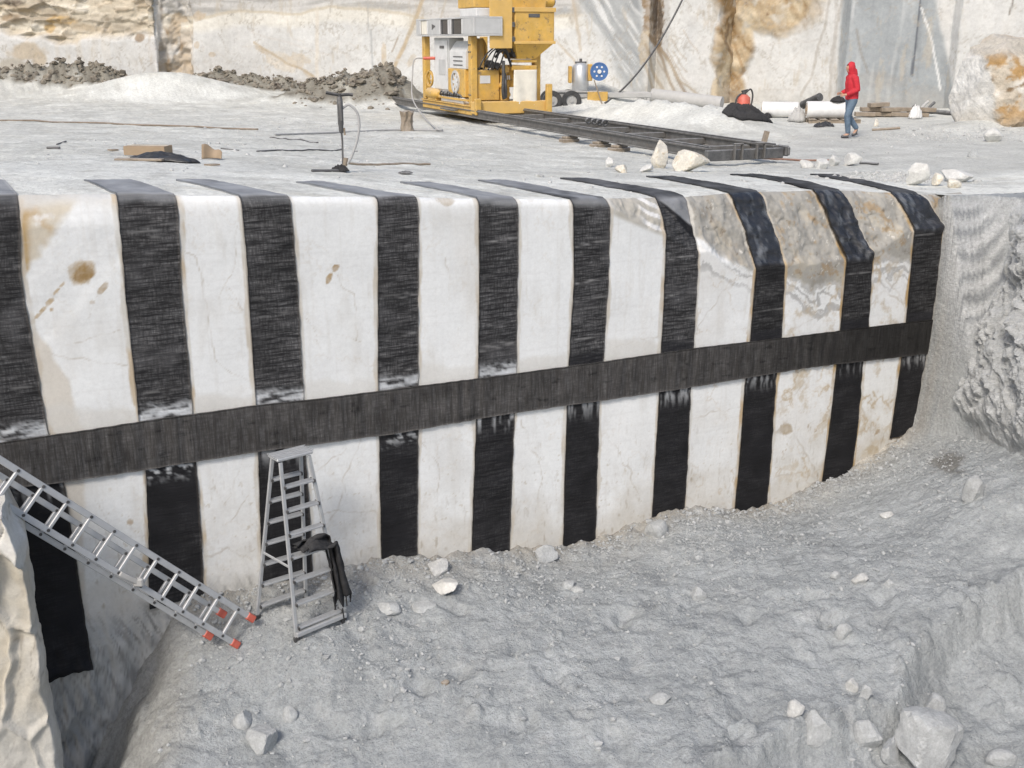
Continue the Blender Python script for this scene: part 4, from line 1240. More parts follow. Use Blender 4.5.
ORD = ['far left black strip, cut by the picture edge, ending above the dark hole', 'broad black strip beside the brown-stained marble panel', 'black strip hanging right behind the aluminium stepladder',
       'straight black strip just right of the stepladder', 'black strip hanging above the small white rock, right of the panel with the straight strip', 'fifth full black strip counted from the left, its foot on the rubble in mid-wall',
       'black strip right of the striped grey wedge at the wall top, sixth full strip', 'black strip with bent shiny top, third from the right end of the wall',
       'black strip with crumpled shiny top, second from the right end of the wall', 'short black strip at the right end of the wall']
FACE_N = np.array([FN[0], FN[1], 0.0])
for i, s in enumerate(STRIPS):
    zs, ul, ur = EDGES[i]
    o_ = np.argsort(zs)
    nc = 22
    f = np.linspace(0, 1, nc)
    # face part, from the bottom up
    L0 = zs.max() - zs.min()
    nrow = int(L0 / 0.02)
    zrow = np.linspace(zs.min(), zs.max(), nrow)
    rag = 0.016
    el = np.interp(zrow, zs[o_], ul[o_]) + rag * fbm(zrow, zrow * 0 + i, .25, 5, 600 + i, .7)
    er = np.interp(zrow, zs[o_], ur[o_]) + rag * fbm(zrow, zrow * 0 + i, .25, 5, 620 + i, .7)
    Ug = el[:, None] * (1 - f) + er[:, None] * f
    Zg = zrow[:, None] + 0 * Ug
    # bottom edge of the first strip is slanted and rolled up
    tilt = (0.06 if i == 0 else 0.02 * math.sin(i * 2.3))
    Zg = Zg + (f - 0.5) * tilt * sstep(zs.min() + 1.0, zs.min(), Zg)
    Zg = Zg + .03 * fbm(Ug, Zg * 0 + i, .12, 4, 630 + i, .7) * sstep(zs.min() + .15, zs.min(), Zg)
    Zg = np.minimum(Zg, top_z(Ug) - 0.001)
    fo = face_offset(Ug, Zg)
    depth = top_z(Ug) - Zg
    wr = 0.008 * fbm(Ug, Zg * 3, .6, 4, 640 + i) + 0.006 * np.sin(Zg * 19 + 1.2 * np.sin(f * 3.1) + 3 * fbm(Ug, Zg, 1.2, 2, 660 + i)) * (0.4 + .6 * sstep(-.2, .4, fbm(Ug * 0, Zg, .5, 2, 670 + i)))
    crumple = {7: .25, 8: 1.0, 9: .45}.get(i, 0) * sstep(1.0, .8, depth / {7: .62 * 1.45, 8: .95, 9: .52}.get(i, 1))
    wr = wr + crumple * 0.05 * ridged(Ug * 1.2 + .4 * Zg, Zg * .7, .30, 3, 680 + i)
    if i == 0:
        wr = wr + 0.03 * np.exp(-((Zg - zs.min() - .05) / .05) ** 2)
    off = fo + 0.014 + wr + crumple * .02
    X, Y, Z = face_xyz(Ug, Zg, off)
    Pf = np.stack([X, Y, Z], -1)
    # flap lying back on the bench
    bl, br_, by = s['back']
    pl, pr = bench_hit(bl, by), bench_hit(br_, by)
    nf = 44
    g = np.linspace(0.0, 1, nf)[1:]
    t0l, t0r = Pf[-1, 0], Pf[-1, -1]
    row = t0l * (1 - f)[:, None] + t0r * f[:, None]
    endr = np.array(pl)[None] * (1 - f)[:, None] + np.array(pr)[None] * f[:, None]
    G = row[None] * (1 - g)[:, None, None] + endr[None] * g[:, None, None]
    GX = G[..., 0] + 0.03 * fbm(G[..., 0], G[..., 1], 1.0, 2, 690 + i) * np.sin(g * 3.14)[:, None]
    GY = G[..., 1]
    zb = bench_z(GX, GY)
    dface = -((GX - FA[0]) * FN[0] + (GY - FA[1]) * FN[1])
    uf = (GX - FA[0]) * FT[0] + (GY - FA[1]) * FT[1]
    oo = np.interp(uf, us, edge_off)
    din = np.clip(dface + oo * np.exp(-np.clip(dface, 0, None) / 1.5), 0, None)
    zt = top_z(uf); zb = np.where(din < .35, zt + (zb - zt) * sstep(0, .35, din), zb)
    bump_ = 0.012 * fbm(GX, GY, .5, 3, 695 + i) * sstep(0, .2, g)[:, None]
    GZ = zb + 0.02 + bump_
    Pt = np.stack([GX, GY, GZ], -1)
    P = np.concatenate([Pf, Pt], 0)
    nr = P.shape[0]
    along = np.r_[0, np.cumsum(np.linalg.norm(np.diff(P[:, nc // 2], axis=0), axis=1))]
    UVg = np.stack(np.broadcast_arrays((f * 0.55)[None, :] + i * 1.7, along[:, None] + i * 3.1), -1)
    onface = np.r_[np.ones(nrow), np.zeros(nf - 1)][:, None] + 0 * f[None]
    # colour: dark grey weave above, blacker below the band, white resin smears by the band, dust on the flap
    c = np.empty((nr, nc, 3)); par = np.zeros((nr, nc, 2)); Zc0, Uc0 = P[..., 2], np.concatenate([Ug, uf], 0)
    c[:] = (0.020, 0.020, 0.0215)
    par[..., 0] = 0.9 - .25 * sstep(-.1, .4, fbm(Uc0, Zc0, .9, 4, 705 + i)); par[..., 1] = 0.15
    Zc, Uc = P[..., 2], np.concatenate([Ug, uf], 0)
    bt = np.interp(Uc, BT[:, 0], BT[:, 1]); bb = np.interp(Uc, BB[:, 0], BB[:, 1])
    lowm = sstep(0.02, -0.02, Zc - bb) * onface
    blend(c, lowm, (0.013, 0.013, 0.015)); par[..., 0] -= lowm * (.66 if i < 5 else .76)
    if i >= 7:
        par[..., 0] -= 0.42 * (1 - lowm)
        c *= (1 - .35 * (1 - lowm))[..., None]
    if i == 0:
        par[..., 0] -= .15
    dry = sstep(.1, .5, fbm(Uc, Zc, .5, 3, 710 + i)) * onface * (1 - lowm)
    blend(c, dry * .35 * (i < 7), (0.10, 0.10, 0.105))
    smear_amt = [1.0, 1.0, .95, .9, .95, .0, .0, 0, 0, 0][i]
    nz = fbm(Uc * .55, Zc * 1.8, .16, 4, 720 + i)
    up = sstep(.20, .09, (Zc - bt) + .12 * nz + .05 * fbm(Uc * 2, Zc, .06, 4, 726 + i, .7)) * sstep(-.02, .02, Zc - bt) * smear_amt * onface
    blend(c, up * sstep(-.35, .1, nz + .3 * fbm(Uc * .7, Zc * 3, .05, 3, 725 + i)) * .95, (0.66, 0.69, 0.72))
    dkz = sstep(.17, .10, (Zc - bt)) * sstep(-.02, .02, Zc - bt) * onface * (smear_amt == 0)
    blend(c, dkz, (0.012, 0.012, 0.015)); par[..., 0] *= 1 - .7 * dkz; par[..., 1] += .3 * dkz
    dn_amt = [.6, .95, .5, .85, .7, .5, .75, .5, .3, .5][i]
    nz2 = fbm(Uc * 3.2, Zc * .35, .16, 4, 740 + i)
    dn = sstep(.22 if i in (1, 3) else .30, .02, (bb - Zc) + .05 * nz2) * (Zc < bb) * onface
    if i in (1, 3):
        nz2 = fbm(Uc, Zc * 1.3, .1, 4, 745 + i)
    blend(c, dn * sstep(-.02, .3, nz2) * dn_amt, (0.52, 0.54, 0.56))
    # thin pale arcs across the cloth
    zarc = Zc + .014 * np.sin(f * 3.1 + .4 * i)[None] + .012 * fbm(Uc, Zc * .5, .3, 2, 759 + i)
    arc = np.zeros_like(Zc)
    ra_ = random.Random(50 + i)
    for _k in range(11):
        arc = np.maximum(arc, np.exp(-((zarc - ra_.uniform(-3.2, .6)) / .007) ** 2) * ra_.uniform(.25, 1) * sstep(-.25, .15, fbm(Uc, Zc, .22, 2, 900 + 20 * i + _k)))
    blend(c, arc * onface * (1 - lowm) * (.75 if i in (3, 4, 5, 6) else .45), (0.36, 0.36, 0.36))
    # dusty flap
    fl_ = 1 - onface
    dusty = [0.9, .85, .85, .85, .85, .75, .25, .18, .12, .15][i]
    gcoord = np.r_[np.zeros(nrow), g][:, None] + 0 * f[None]
    nzf = fbm(P[..., 0], P[..., 1], .35, 4, 770 + i)
    blend(c, fl_ * np.clip(dusty + .35 * nzf + (.0 if i > 5 else .1), 0, 1), (0.31, 0.325, 0.345))
    if i in (5,):
        blend(c, fl_ * sstep(.8, .1, gcoord) * sstep(-.2, .2, nzf) * .8, (0.04, 0.04, 0.042))
    lip = sstep(.10 if i < 7 else .05, .02, np.where(onface > 0, top_z(Uc) - Zc + .04 * nzf, 0)) * (onface > 0)
    blend(c, lip * [.35, .7, .35, .1, .8, .75, .5, .2, .2, .2][i], (0.23, 0.24, 0.25))
    par[..., 0] = np.where(fl_ > 0, .1, par[..., 0])
    if i >= 7:
        dd_ = np.where(onface > 0, top_z(Uc) - Zc, 0)
        sh = sstep({7: .92, 8: .95, 9: .52}[i], {7: .86, 8: .85, 9: .44}[i], dd_) * (onface > 0)
        par[..., 1] = np.maximum(par[..., 1], sh * .95); par[..., 0] = par[..., 0] * (1 - sh)
        blend(c, sh, (0.026, 0.028, 0.034))
        blend(c, sh * sstep(.0, .4, fbm(Uc, Zc * .5, .12, 4, 780 + i)) * .6, (0.19, 0.205, 0.225))  # blue-grey highlights of the folds, painted into the colour
    if i == 6:   # a triangular patch of dried resin at the top right
        dd_ = np.where(onface > 0, top_z(Uc) - Zc, 0)
        tri_ = sstep(.02, -.02, dd_ - .32 * (f[None] * 1.05)) * (onface > 0)
        blend(c, tri_ * .9, (0.27, 0.28, 0.295)); par[..., 0] *= 1 - tri_ * .8
        dr_ = sstep(.02, -.02, dd_ - .52 * f[None]) * (onface > 0) * (1 - tri_)
        blend(c, dr_ * .8, (0.010, 0.010, 0.012)); par[..., 0] *= 1 - dr_ * .9
    edge = np.minimum(f, 1 - f)[None] * 0.55
    blend(c, sstep(.012, 0, edge) * onface * .5, (0.06, 0.055, 0.05))
    tdir = np.where((onface > 0)[..., None], FACE_N, np.array([0, 0, 1.0]))
    o = sheet('reinforcement_strip', P, UVg, c, np.clip(par, 0, 1), M['weave'], tdir)
    tag(o, ORD[i], 'strip', 'black woven strips running down the marble wall')

# the horizontal band over them all
nr_ = 26
ub = np.arange(BT[0, 0], min(BT[-1, 0], U_END - .05), 0.02)
g = np.linspace(0, 1, nr_)
tz, bz = np.interp(ub, BT[:, 0], BT[:, 1]), np.interp(ub, BB[:, 0], BB[:, 1])
tz = tz + .006 * fbm(ub, ub * 0, .5, 3, 801); bz = bz + .008 * fbm(ub, ub * 0 + 3, .35, 3, 803)
Zg = bz[None] * (1 - g[:, None]) + tz[None] * g[:, None]
Ug = ub[None] + 0 * Zg
wr = 0.008 * np.sin(Ug * 31 + 4 * fbm(Ug, Zg * .4, 1.0, 3, 805)) * (.3 + .7 * sstep(-.1, .4, fbm(Ug, Zg * .2, .7, 2, 807))) + .004 * fbm(Ug, Zg, .25, 3, 809)
fo = np.maximum(face_offset(Ug, Zg), 0)
X, Y, Z = face_xyz(Ug, Zg, fo + .040 + wr)
P = np.stack([X, Y, Z], -1)
c = np.empty(Ug.shape + (3,)); c[:] = (0.050, 0.0475, 0.046)
blend(c, sstep(0, .5, fbm(Ug, Zg, .8, 4, 811)) * .5, (0.030, 0.029, 0.028))
blend(c, sstep(.15, .5, fbm(Ug, Zg, .16, 3, 813)) * .35, (0.09, 0.09, 0.09))
blend(c, sstep(.30, .5, fbm(Ug * .6, Zg * 2.2, .14, 3, 815)) * .8, (0.012, 0.012, 0.012))
blend(c, sstep(.93, 1, np.maximum(g, 1 - g))[:, None] * .5 + 0 * Ug, (0.10, 0.095, 0.09))
rgt = sstep(6.5, 10.5, Ug)
c *= (1 - .6 * rgt)[..., None]
par = np.zeros(Ug.shape + (2,)); par[..., 0] = .50 - .38 * rgt; par[..., 1] = .05 + .08 * rgt
UVg = np.stack([Zg * 1.0, Ug], -1)
o = sheet('reinforcement_band', P, UVg, c, par, M['weave_band'], FACE_N)
tag(o, 'long dark woven band running across the whole marble wall over the strips', 'strip')


def mpp(p):
    """metres per photo pixel at a point"""
    return (p[1] * CP - (p[2] - CZ) * SP) / F


# ------------------------------------------------------------------ rail track of the saw
TX, TY = Vector((.925, .38, 0)), Vector((-.38, .925, 0))
a1 = Vector(at_z(709, 148, .38))
GAUGE = 1.52
tr = empty('rail_track', (a1.x, a1.y, 0.0), math.atan2(.38, .925), 'long dark steel rail track with crossbars running under the yellow saw', 'rail track')


def ibeam(m, x, y0, y1, z0, h, w):
    m.span(x - w / 2, x + w / 2, y0, y1, z0, z0 + .03, .005)
    m.span(x - .015, x + .015, y0, y1, z0 + .03, z0 + h - .04, 0)
    m.span(x - w / 2, x + w / 2, y0, y1, z0 + h - .04, z0 + h, .006)


for x in (0, GAUGE):
    m = MB(); ibeam(m, x, 0, 22, .16, .22, .13)
    m.build('rail', 'rail', tr)
    m = MB(); m.span(x - .03, x + .03, .05, 22, .382, .41, .004); m.build('rail_head', 'steel', tr)
for k in range(13):
    m = MB(); y = .9 + k * 1.7
    m.span(.016, GAUGE - .016, y - .06, y + .06, .20, .32, .008)
    m.build('crossbar', 'rail', tr)
m = MB(); m.span(-.10, GAUGE + .10, -.12, -.004, .14, .34, .012); m.build('end_beam', 'steel', tr)
for x in (.45, .95):
    m = MB()
    m.span(x, x + .035, -.20, -.125, .15, .43, .008).span(x + .17, x + .205, -.20, -.125, .15, .43, .008).span(x, x + .205, -.20, -.125, .433, .465, .008)
    m.build('end_clamp', 'rail', tr)
m = MB(); m.span(GAUGE + .105, GAUGE + .19, -.18, .15, .18, .38, .02).span(GAUGE + .12, GAUGE + .17, -.24, -.183, .2, .36, .02); m.build('buffer', 'steel', tr)
m = MB()
for k in range(11):
    y = 6.3 + k * .1
    m.ring((1.0 + .05 * math.sin(k * 2.1), y, .40), (0, 1, .2), .05, .085, .05, 10)
m.build('chain', 'steel', tr)
for i, (px_, py_, lab) in enumerate(((566, 142, 'weathered timber block under the rail track, nearest the yellow saw'), (592, 147, 'weathered timber block under the middle of the rail track'), (622, 151, 'flat timber block under the rail track near the cream rocks'))):
    p = bench_hit(px_, py_)
    rel_ = p - tr.location
    t_ = rel_.dot(TY)
    c0 = tr.location + TY * t_
    z0 = float(bench_z(np.array([c0.x]), np.array([c0.y]))[0])
    e = empty('timber_block', (c0.x, c0.y, z0), tr.rotation_euler.z + .1 * i, lab, 'timber')
    m = MB(); m.box((0, 0, .02), (.42, .30, .11), None, .015); m.build('lower_block', 'wood', e)
    m = MB(); m.box((.02, .01, .105), (.34, .22, .055), Euler((0, 0, .2)), .01); m.build('upper_block', 'wood', e)

# ------------------------------------------------------------------ yellow quarry saw
mc = empty('quarry_saw', (-1.12, 32.9, 0.0), math.atan2(.38, .925), 'big yellow quarry sawing machine with grey cabinets standing on rails', 'machine')


def part(name, mat, parent, *spans, bev=.02):
    m = MB()
    for s in spans: m.span(*s, bev=bev)
    return m.build(name, mat, parent)


L = 4.8
fr = part('chassis', 'yellow', mc, (0, .16, .17, L, .22, .46), (2.1, 2.26, .17, L, .22, .46), (.163, 2.097, .45, .6, .24, .44), (.163, 2.097, 2.4, 2.55, .24, .44), (.163, 2.097, L - .2, L - .04, .24, .44))
part('floor_plate', 'yellow', mc, (-.04, 2.30, .2, L + .02, .463, .50), bev=.006)
part('front_beam', 'yellow_pale', mc, (-.03, 2.42, -.16, .166, .27, .62))
for x, z1, nm in ((-.02, .62, 'bracket'), (2.22, 1.0, 'bracket')):
    part(nm, 'yellow', mc, (x - .02, x + .16, -.30, -.163, .25, z1 + .1), bev=.02)
for x in (.1, .75, 1.5, 2.15):
    m = MB(); m.tube([(x - .06, .3, .41), (x + .06, .3, .41)], .09, 14); m.build('roller', 'steel', mc)
for (x, y, z1) in ((0, .17, 2.44), (0, L - .3, 2.44), (2.0, .17, 3.2), (2.0, L - .3, 2.44)):
    part('post', 'yellow', mc, (x + .01, x + .20, y, y + .26, .505, z1), bev=.015)
for z in (.8, 2.0, 2.2):
    for y in (.23, .36): MB().tube([(.012, y, z), (-.012, y, z)], .025, 8).build('bolt', 'steel', mc)
hd = part('header_cabin', 'grey_paint', mc, (-.12, .75, -.42, L + .12, 2.445, 2.49), (-.12, .75, -.42, L + .12, 2.92, 2.965), (.70, .75, -.42, L + .12, 2.493, 2.917), (-.12, -.07, -.42, .55, 2.493, 2.917), (-.12, -.07, 1.5, 1.75, 2.493, 2.917),
          (-.12, -.07, 2.5, 3.75, 2.493, 2.917), (-.12, -.07, 4.45, L + .12, 2.493, 2.917), (-.067, .697, -.42, -.37, 2.493, 2.917), (-.067, .697, L + .07, L + .12, 2.493, 2.917), bev=.006)
for (y0, y1, mt) in ((.555, 1.495, 'dark_glass'), (1.755, 2.495, 'dark_glass'), (3.755, 4.445, 'tarp')):  # the pale pane paints the brightness seen through an open window
    w_ = part('window', mt, hd, (-.088, -.075, y0, y1, 2.50, 2.91), bev=0)
    part('window_post', 'pale_panel', w_, (-.135, -.122, y0 - .04, y0 + .02, 2.50, 2.91), bev=0)
    part('window_post', 'pale_panel', w_, (-.135, -.122, y1 - .02, y1 + .04, 2.50, 2.91), bev=0)
m = MB(); m.prism([(-.124, 2.95, 2.74), (-.124, 3.3, 2.63), (-.124, 3.3, 2.80)], (-.006, 0, 0), (0, 0, 0)); m.build('arrow_mark', 'steel', hd)
part('top_box', 'pale_panel', mc, (.08, .68, -.1, 1.3, 2.97, 3.2))
cab = part('control_cabinet', 'grey_paint', mc, (.12, .62, 2.45, 3.85, .78, 2.40))
part('cabinet_door', 'pale_panel', cab, (.095, .117, 2.55, 3.75, .86, 2.32), bev=.004)
part('label_plate', 'grey_paint', cab, (.080, .092, 2.7, 3.3, 1.3, 1.75), bev=0)
part('label_plate', 'steel', cab, (.080, .092, 2.8, 3.2, 2.08, 2.16), bev=0)
m = MB(); m.tube([(.09, 3.7, 1.78), (-.25, 3.85, 1.78)], .05, 10); m.build('cable_gland', 'red_plastic', cab)
m = MB(); m.prism([(.08, .8, 1.52), (.08, 2.25, 1.52), (.08, 2.25, 2.0), (.30, 2.25, 2.30), (.30, .8, 2.30), (.08, .8, 2.0)], (0, 0, 0), (.4, 0, 0)); sc_ = m.build('switch_box', 'pale_panel', mc)
for k in range(3):
    part('button_row', 'steel', sc_, (.066, .077, 1.1, 1.9, 1.6 + .12 * k, 1.63 + .12 * k), bev=0)
m = MB(); m.tube([(.45, 1.2, 2.3), (.45, 1.2, 2.42)], .06, 10); m.build('beacon', 'black', sc_)
fb = part('fan_box', 'yellow', mc, (.05, .70, .85, 2.35, .70, 1.51))
m = MB(); m.ring((.03, 1.62, 1.12), (1, 0, 0), .27, .34, .06, 28); m.build('fan_ring', 'grey_paint', fb)
m = MB()
for k in range(7):
    a = k * 2 * math.pi / 7
    m.box((.03, 1.62 + .15 * math.cos(a), 1.12 + .15 * math.sin(a)), (.012, .22, .09), Euler((a, .0, 0)), 0)
m.tube([(.02, 1.62, 1.12), (.045, 1.62, 1.12)], .07, 12); m.build('fan_blades', 'pale_panel', fb)
m = MB(); m.ring((.05, 4.15, 1.15), (1, .1, 0), .20, .26, .05, 22)
for k in range(4): m.bar((.05, 4.15, 1.15), (.05, 4.15 + .22 * math.cos(k * 1.57 + .4), 1.15 + .22 * math.sin(k * 1.57 + .4)), .03, .03)
m.build('hand_wheel', 'yellow', mc)
m = MB(); m.tube([(.02, 3.1, .70), (.02, 3.35, .70), (.02, 4.1, .72), (.02, 4.3, .72)], .14, 14, radii=[.08, .16, .16, .10]); m.span(-.05, .3, 3.3, 4.1, .505, .58); m.build('travel_motor', 'yellow', mc)
part('tray', 'pale_panel', mc, (.03, .8, .95, 3.0, .505, .68))
m = MB()
for k in range(9):
    y = 1.1 + k * .2
    m.tube(smooth_path([(.05, y, .70), (.0, y + .1, .76 + .03 * (k % 3)), (-.02, y + .22, .72), (.06, y + .3, .70)]), .028, 6)
m.build('hose_bundle', 'hose', mc)
# front end
tk = part('oil_tank', 'yellow', mc, (.215, .92, .25, 1.25, .63, 1.50))
m = MB(); m.tube([(.5, .7, 1.503), (.5, .7, 1.56)], .07, 12); m.build('filler_cap', 'black', tk)
m = MB(); m.tube([(.42, .62, 1.565), (.42, .62, 1.6), (.42, .62, 2.25), (.42, .62, 2.38)], .2, 18, radii=[.24, .21, .21, .13])
for k in range(10):
    a = k * .628; m.box((.42 + .215 * math.cos(a), .62 + .215 * math.sin(a), 1.92), (.04, .012, .55), Euler((0, 0, a)), 0)
m.build('electric_motor', 'yellow', mc)
part('cross_head', 'yellow', mc, (.1, 2.35, .15, 1.5, 3.215, 3.55))
part('mast', 'yellow', mc, (.9, 1.5, .3, 1.1, 3.56, 5.2))
m = MB(); m.tube([(2.36, .6, 3.42), (2.75, .6, 3.42)], .17, 16); m.build('head_motor', 'yellow', mc)
m = MB(); m.tube([(2.755, .6, 3.42), (2.80, .6, 3.42)], .12, 16); m.build('motor_cap', 'steel', mc)
dr = part('guard_door', 'yellow_pale', mc, (.40, 1.08, -.34, -.28, 2.10, 3.40), bev=.01)
for z in (2.35, 2.75, 3.15):
    part('hinge', 'steel', dr, (1.085, 1.17, -.33, -.26, z - .07, z + .07), bev=.008)
hp = MB()
hp.span(1.18, 2.42, -.30, 1.3, 2.24, 3.20, .025)
q1 = [(1.19, -.29), (2.41, -.29), (2.41, 1.29), (1.19, 1.29)]; q0 = [(1.36, -.05), (1.92, -.05), (1.92, .9), (1.36, .9)]
hp.add([(x, y, 2.237) for x, y in q1] + [(x, y, 1.80) for x, y in q0], [(0, 1, 5, 4), (1, 2, 6, 5), (2, 3, 7, 6), (3, 0, 4, 7), (4, 5, 6, 7), (3, 2, 1, 0)])
h_ = hp.build('blade_hood', 'yellow', mc)
part('hood_rim', 'yellow_pale', h_, (1.15, 2.45, -.335, -.303, 3.10, 3.22), bev=.008)
part('hood_rim', 'yellow_pale', h_, (1.15, 2.45, -.335, -.303, 2.22, 2.30), bev=.008)
en = MB()
en.span(.95, 1.22, .2, 1.3, .62, 1.35).span(1.0, 1.75, .25, 1.2, 1.0, 1.62)
en.tube([(1.05, .12, 1.5), (1.05, .6, 1.5)], .13, 14).tube([(1.0, .1, 1.05), (1.0, .5, 1.05)], .1, 12).tube([(1.12, .1, .8), (1.12, .5, .8)], .09, 12)
en.build('gearbox', 'yellow', mc)
part('frame_bar', 'yellow', mc, (1.22, 1.995, -.02, .12, 1.48, 1.62), (1.22, 1.995, -.02, .12, 1.70, 1.79), bev=.012)
m = MB()
for k, (xa, za, xb, zb_) in enumerate(((.75, 2.0, 1.15, 1.75), (.8, 1.95, 1.2, 1.6), (.72, 1.85, 1.05, 1.95), (.9, 2.05, 1.3, 1.85))):
    m.tube(smooth_path([(xa, .1, za), ((xa + xb) / 2, -.05, max(za, zb_) + .1), (xb, .05, zb_)]), .035, 8)
m.build('hydraulic_hose', 'black', mc)
m = MB(); m.tube(smooth_path([(.93, -.02, 1.75), (.90, -.1, 1.3), (.88, -.12, .9), (.92, -.1, .68)]), .05, 8).tube(smooth_path([(.98, 0, 1.4), (.96, -.12, 1.1), (.98, -.1, .72)]), .04, 8); m.build('hydraulic_hose', 'black', mc)
for k, (xa, ya, za, r_) in enumerate(((.62, .15, 1.66, .11), (.80, .1, 1.62, .09), (1.3, -.02, 1.92, .08))):
    MB().tube([(xa, ya, za), (xa, ya + .35, za)], r_, 12).build('dark_gap_pump', 'black', mc)  # black pieces added to stand for shadowed gaps inside the machine
for k in range(5):
    MB().tube(smooth_path([(.25 + .14 * k, .16, 1.5), (.28 + .15 * k, .02, 1.72 + .06 * (k % 2)), (.45 + .15 * k, .05, 1.95 + .05 * k), (.7 + .12 * k, .2, 2.1)]), .022, 6).build('thin_hose', 'black', mc)  # black hoses, added also to darken the shaded interior
for k in range(4):
    MB().tube([(1.0 + .06 * k, .13, 1.22), (1.0 + .06 * k, .13, 1.34)], .02, 6).build('fitting', 'silver', mc)
part('danger_plate', 'pale_panel', mc, (.30, .62, .236, .247, 1.12, 1.34), bev=0)
part('rating_plate', 'steel', mc, (1.6, 1.95, -.312, -.302, 2.95, 3.05), bev=0)
part('step_plate', 'steel', mc, (-.22, -.05, 1.2, 2.4, .30, .34), bev=.005)
part('guard_rail', 'yellow', mc, (-.02, .03, .45, 4.5, .60, .66), bev=.006)
part('dirt_tray', 'steel', mc, (.95, 2.1, .2, 1.5, .505, .60), bev=.01)
# white sheet hung on the frame
nx_, nz_ = 16, 22
X_, Z_ = np.meshgrid(np.linspace(1.22, 1.95, nx_), np.linspace(.50, 1.50, nz_))
Yd = -.13 - .03 * np.sin(X_ * 14 + Z_ * 1.5) * (1.6 - Z_) - .02 * fbm(X_, Z_, .3, 3, 5)
Xd = X_ + (1.5 - Z_) * .05 * (X_ - 1.75)
me = np_mesh('protective_sheet', np.stack([Xd, Yd, Z_], -1).reshape(-1, 3), grid_quads(nz_, nx_))
sh_ = add_obj('protective_sheet', me, mc, M['tarp'])
sm_ = sh_.modifiers.new('thick', 'SOLIDIFY'); sm_.thickness = .006
m = MB()
for k in range(16):
    m.box((.95 + k * .05, .12, .56), (.03, .05, .08), Euler((.3, 0, .2 * (k % 3))), .006)
m.build('spill_cover', 'pale_panel', mc)
# power cable leaving the machine
p0 = mc.matrix_basis @ Vector((-.27, 3.86, 1.78))
g1 = bench_hit(425, 122); g2 = bench_hit(440, 131); g3 = bench_hit(395, 131); g4 = bench_hit(330, 134); g5 = bench_hit(275, 136)
pts = [p0, p0 + Vector((-.25, -.1, -.05)), p0 + Vector((-.32, -.15, -.5)), Vector((p0.x - .3, p0.y - .5, .55)), g1 + Vector((0, 0, .12)), g2 + Vector((-.1, 0, .06)), g2 + Vector((0, -.1, .03)), g3 + Vector((0, 0, .03)), g4 + Vector((0, 0, .03)), g5 + Vector((0, 0, .03))]
o = MB().tube(smooth_path(pts, 8), .022, 8).build('power_cable', 'cable_grey'); tag(o, 'grey power cable drooping from the yellow saw onto the ground', 'cable')

# ------------------------------------------------------------------ wire saw trolley behind the dust heap
cb = bench_hit(600, 105); cb = Vector(at_y(600, 104, 40.0)); cb.z = float(bench_base(np.array([cb.x]), np.array([cb.y]))[0])
s_ = .0355
ct = empty('saw_trolley', cb, 0.06, 'grey trolley with silver tank, blue disc and rubber wheels behind dust heap', 'trolley')
X0 = lambda px_: (px_ - 600) * s_
Z0 = lambda py_: (104 - py_) * s_
part('bed', 'pipe_grey', ct, (X0(548), X0(650), -.3, -.18, Z0(92), Z0(87)), (X0(548), X0(650), .3, .42, Z0(92), Z0(87)), (X0(549), X0(552), -.177, .297, Z0(91), Z0(88)), (X0(600), X0(603), -.177, .297, Z0(91), Z0(88)), (X0(646), X0(649), -.177, .297, Z0(91), Z0(88)))
part('deck', 'pipe_grey', ct, (X0(552), X0(600), -.35, .45, Z0(86.8), Z0(85.5)), bev=.005)
for xx in (X0(638), X0(647)):
    for yy in (-.24, .36): part('leg', 'pipe_grey', ct, (xx - .05, xx + .05, yy - .05, yy + .05, .0, Z0(92.2)), bev=.008)
for xx in (X0(551), X0(570)):
    for yy in (-.44, .56):
        m = MB(); m.ring((xx, yy, .34), (0, 1, 0), .19, .34, .2, 24); w_ = m.build('wheel', 'black', ct)
        m = MB(); m.tube([(xx, yy - .06, .34), (xx, yy + .06, .34)], .185, 18).tube([(xx, yy - .1, .34), (xx, yy + .1, .34)], .06, 10); m.build('hub', 'pipe_grey', w_)
m = MB(); xx = X0(580); m.tube([(xx, 0, Z0(85.4)), (xx, 0, Z0(84)), (xx, 0, Z0(62)), (xx, 0, Z0(59))], .27, 20, radii=[.27, .29, .29, .14]); tk = m.build('tank', 'silver', ct)
m = MB(); m.tube([(xx - .2, 0, Z0(58.5)), (xx + .2, 0, Z0(58.5))], .035, 8).tube([(xx, 0, Z0(60)), (xx, 0, Z0(55))], .05, 8); m.build('valve', 'steel', tk)
part('control_box', 'yellow', ct, (X0(568), X0(571), -.2, .2, Z0(78), Z0(62)))
part('bearing_block', 'yellow', ct, (X0(587), X0(591), -.22, .12, Z0(76), Z0(60)), (X0(586), X0(606), -.4, -.36, Z0(97), Z0(86)))
m = MB(); xx, zz_ = X0(597), Z0(67); m.tube([(xx, -.40, zz_), (xx, -.34, zz_)], .29, 28).ring((xx, -.37, zz_), (0, 1, 0), .27, .31, .1, 28).tube([(xx, -.34, zz_), (xx, .1, zz_)], .06, 10); dsk = m.build('disc', 'blue', ct)
m = MB(); m.tube([(xx, -.45, zz_), (xx, -.405, zz_)], .07, 12)
for k in range(6): m.tube([(xx + .17 * math.cos(k * 1.047), -.42, zz_ + .17 * math.sin(k * 1.047)), (xx + .17 * math.cos(k * 1.047), -.403, zz_ + .17 * math.sin(k * 1.047))], .035, 8)
m.build('disc_hub', 'white_plastic', dsk)
m = MB(); m.bar((X0(592), -.45, Z0(75)), (X0(601), -.5, Z0(100)), .05, .04); m.build('lever', 'wood', ct)
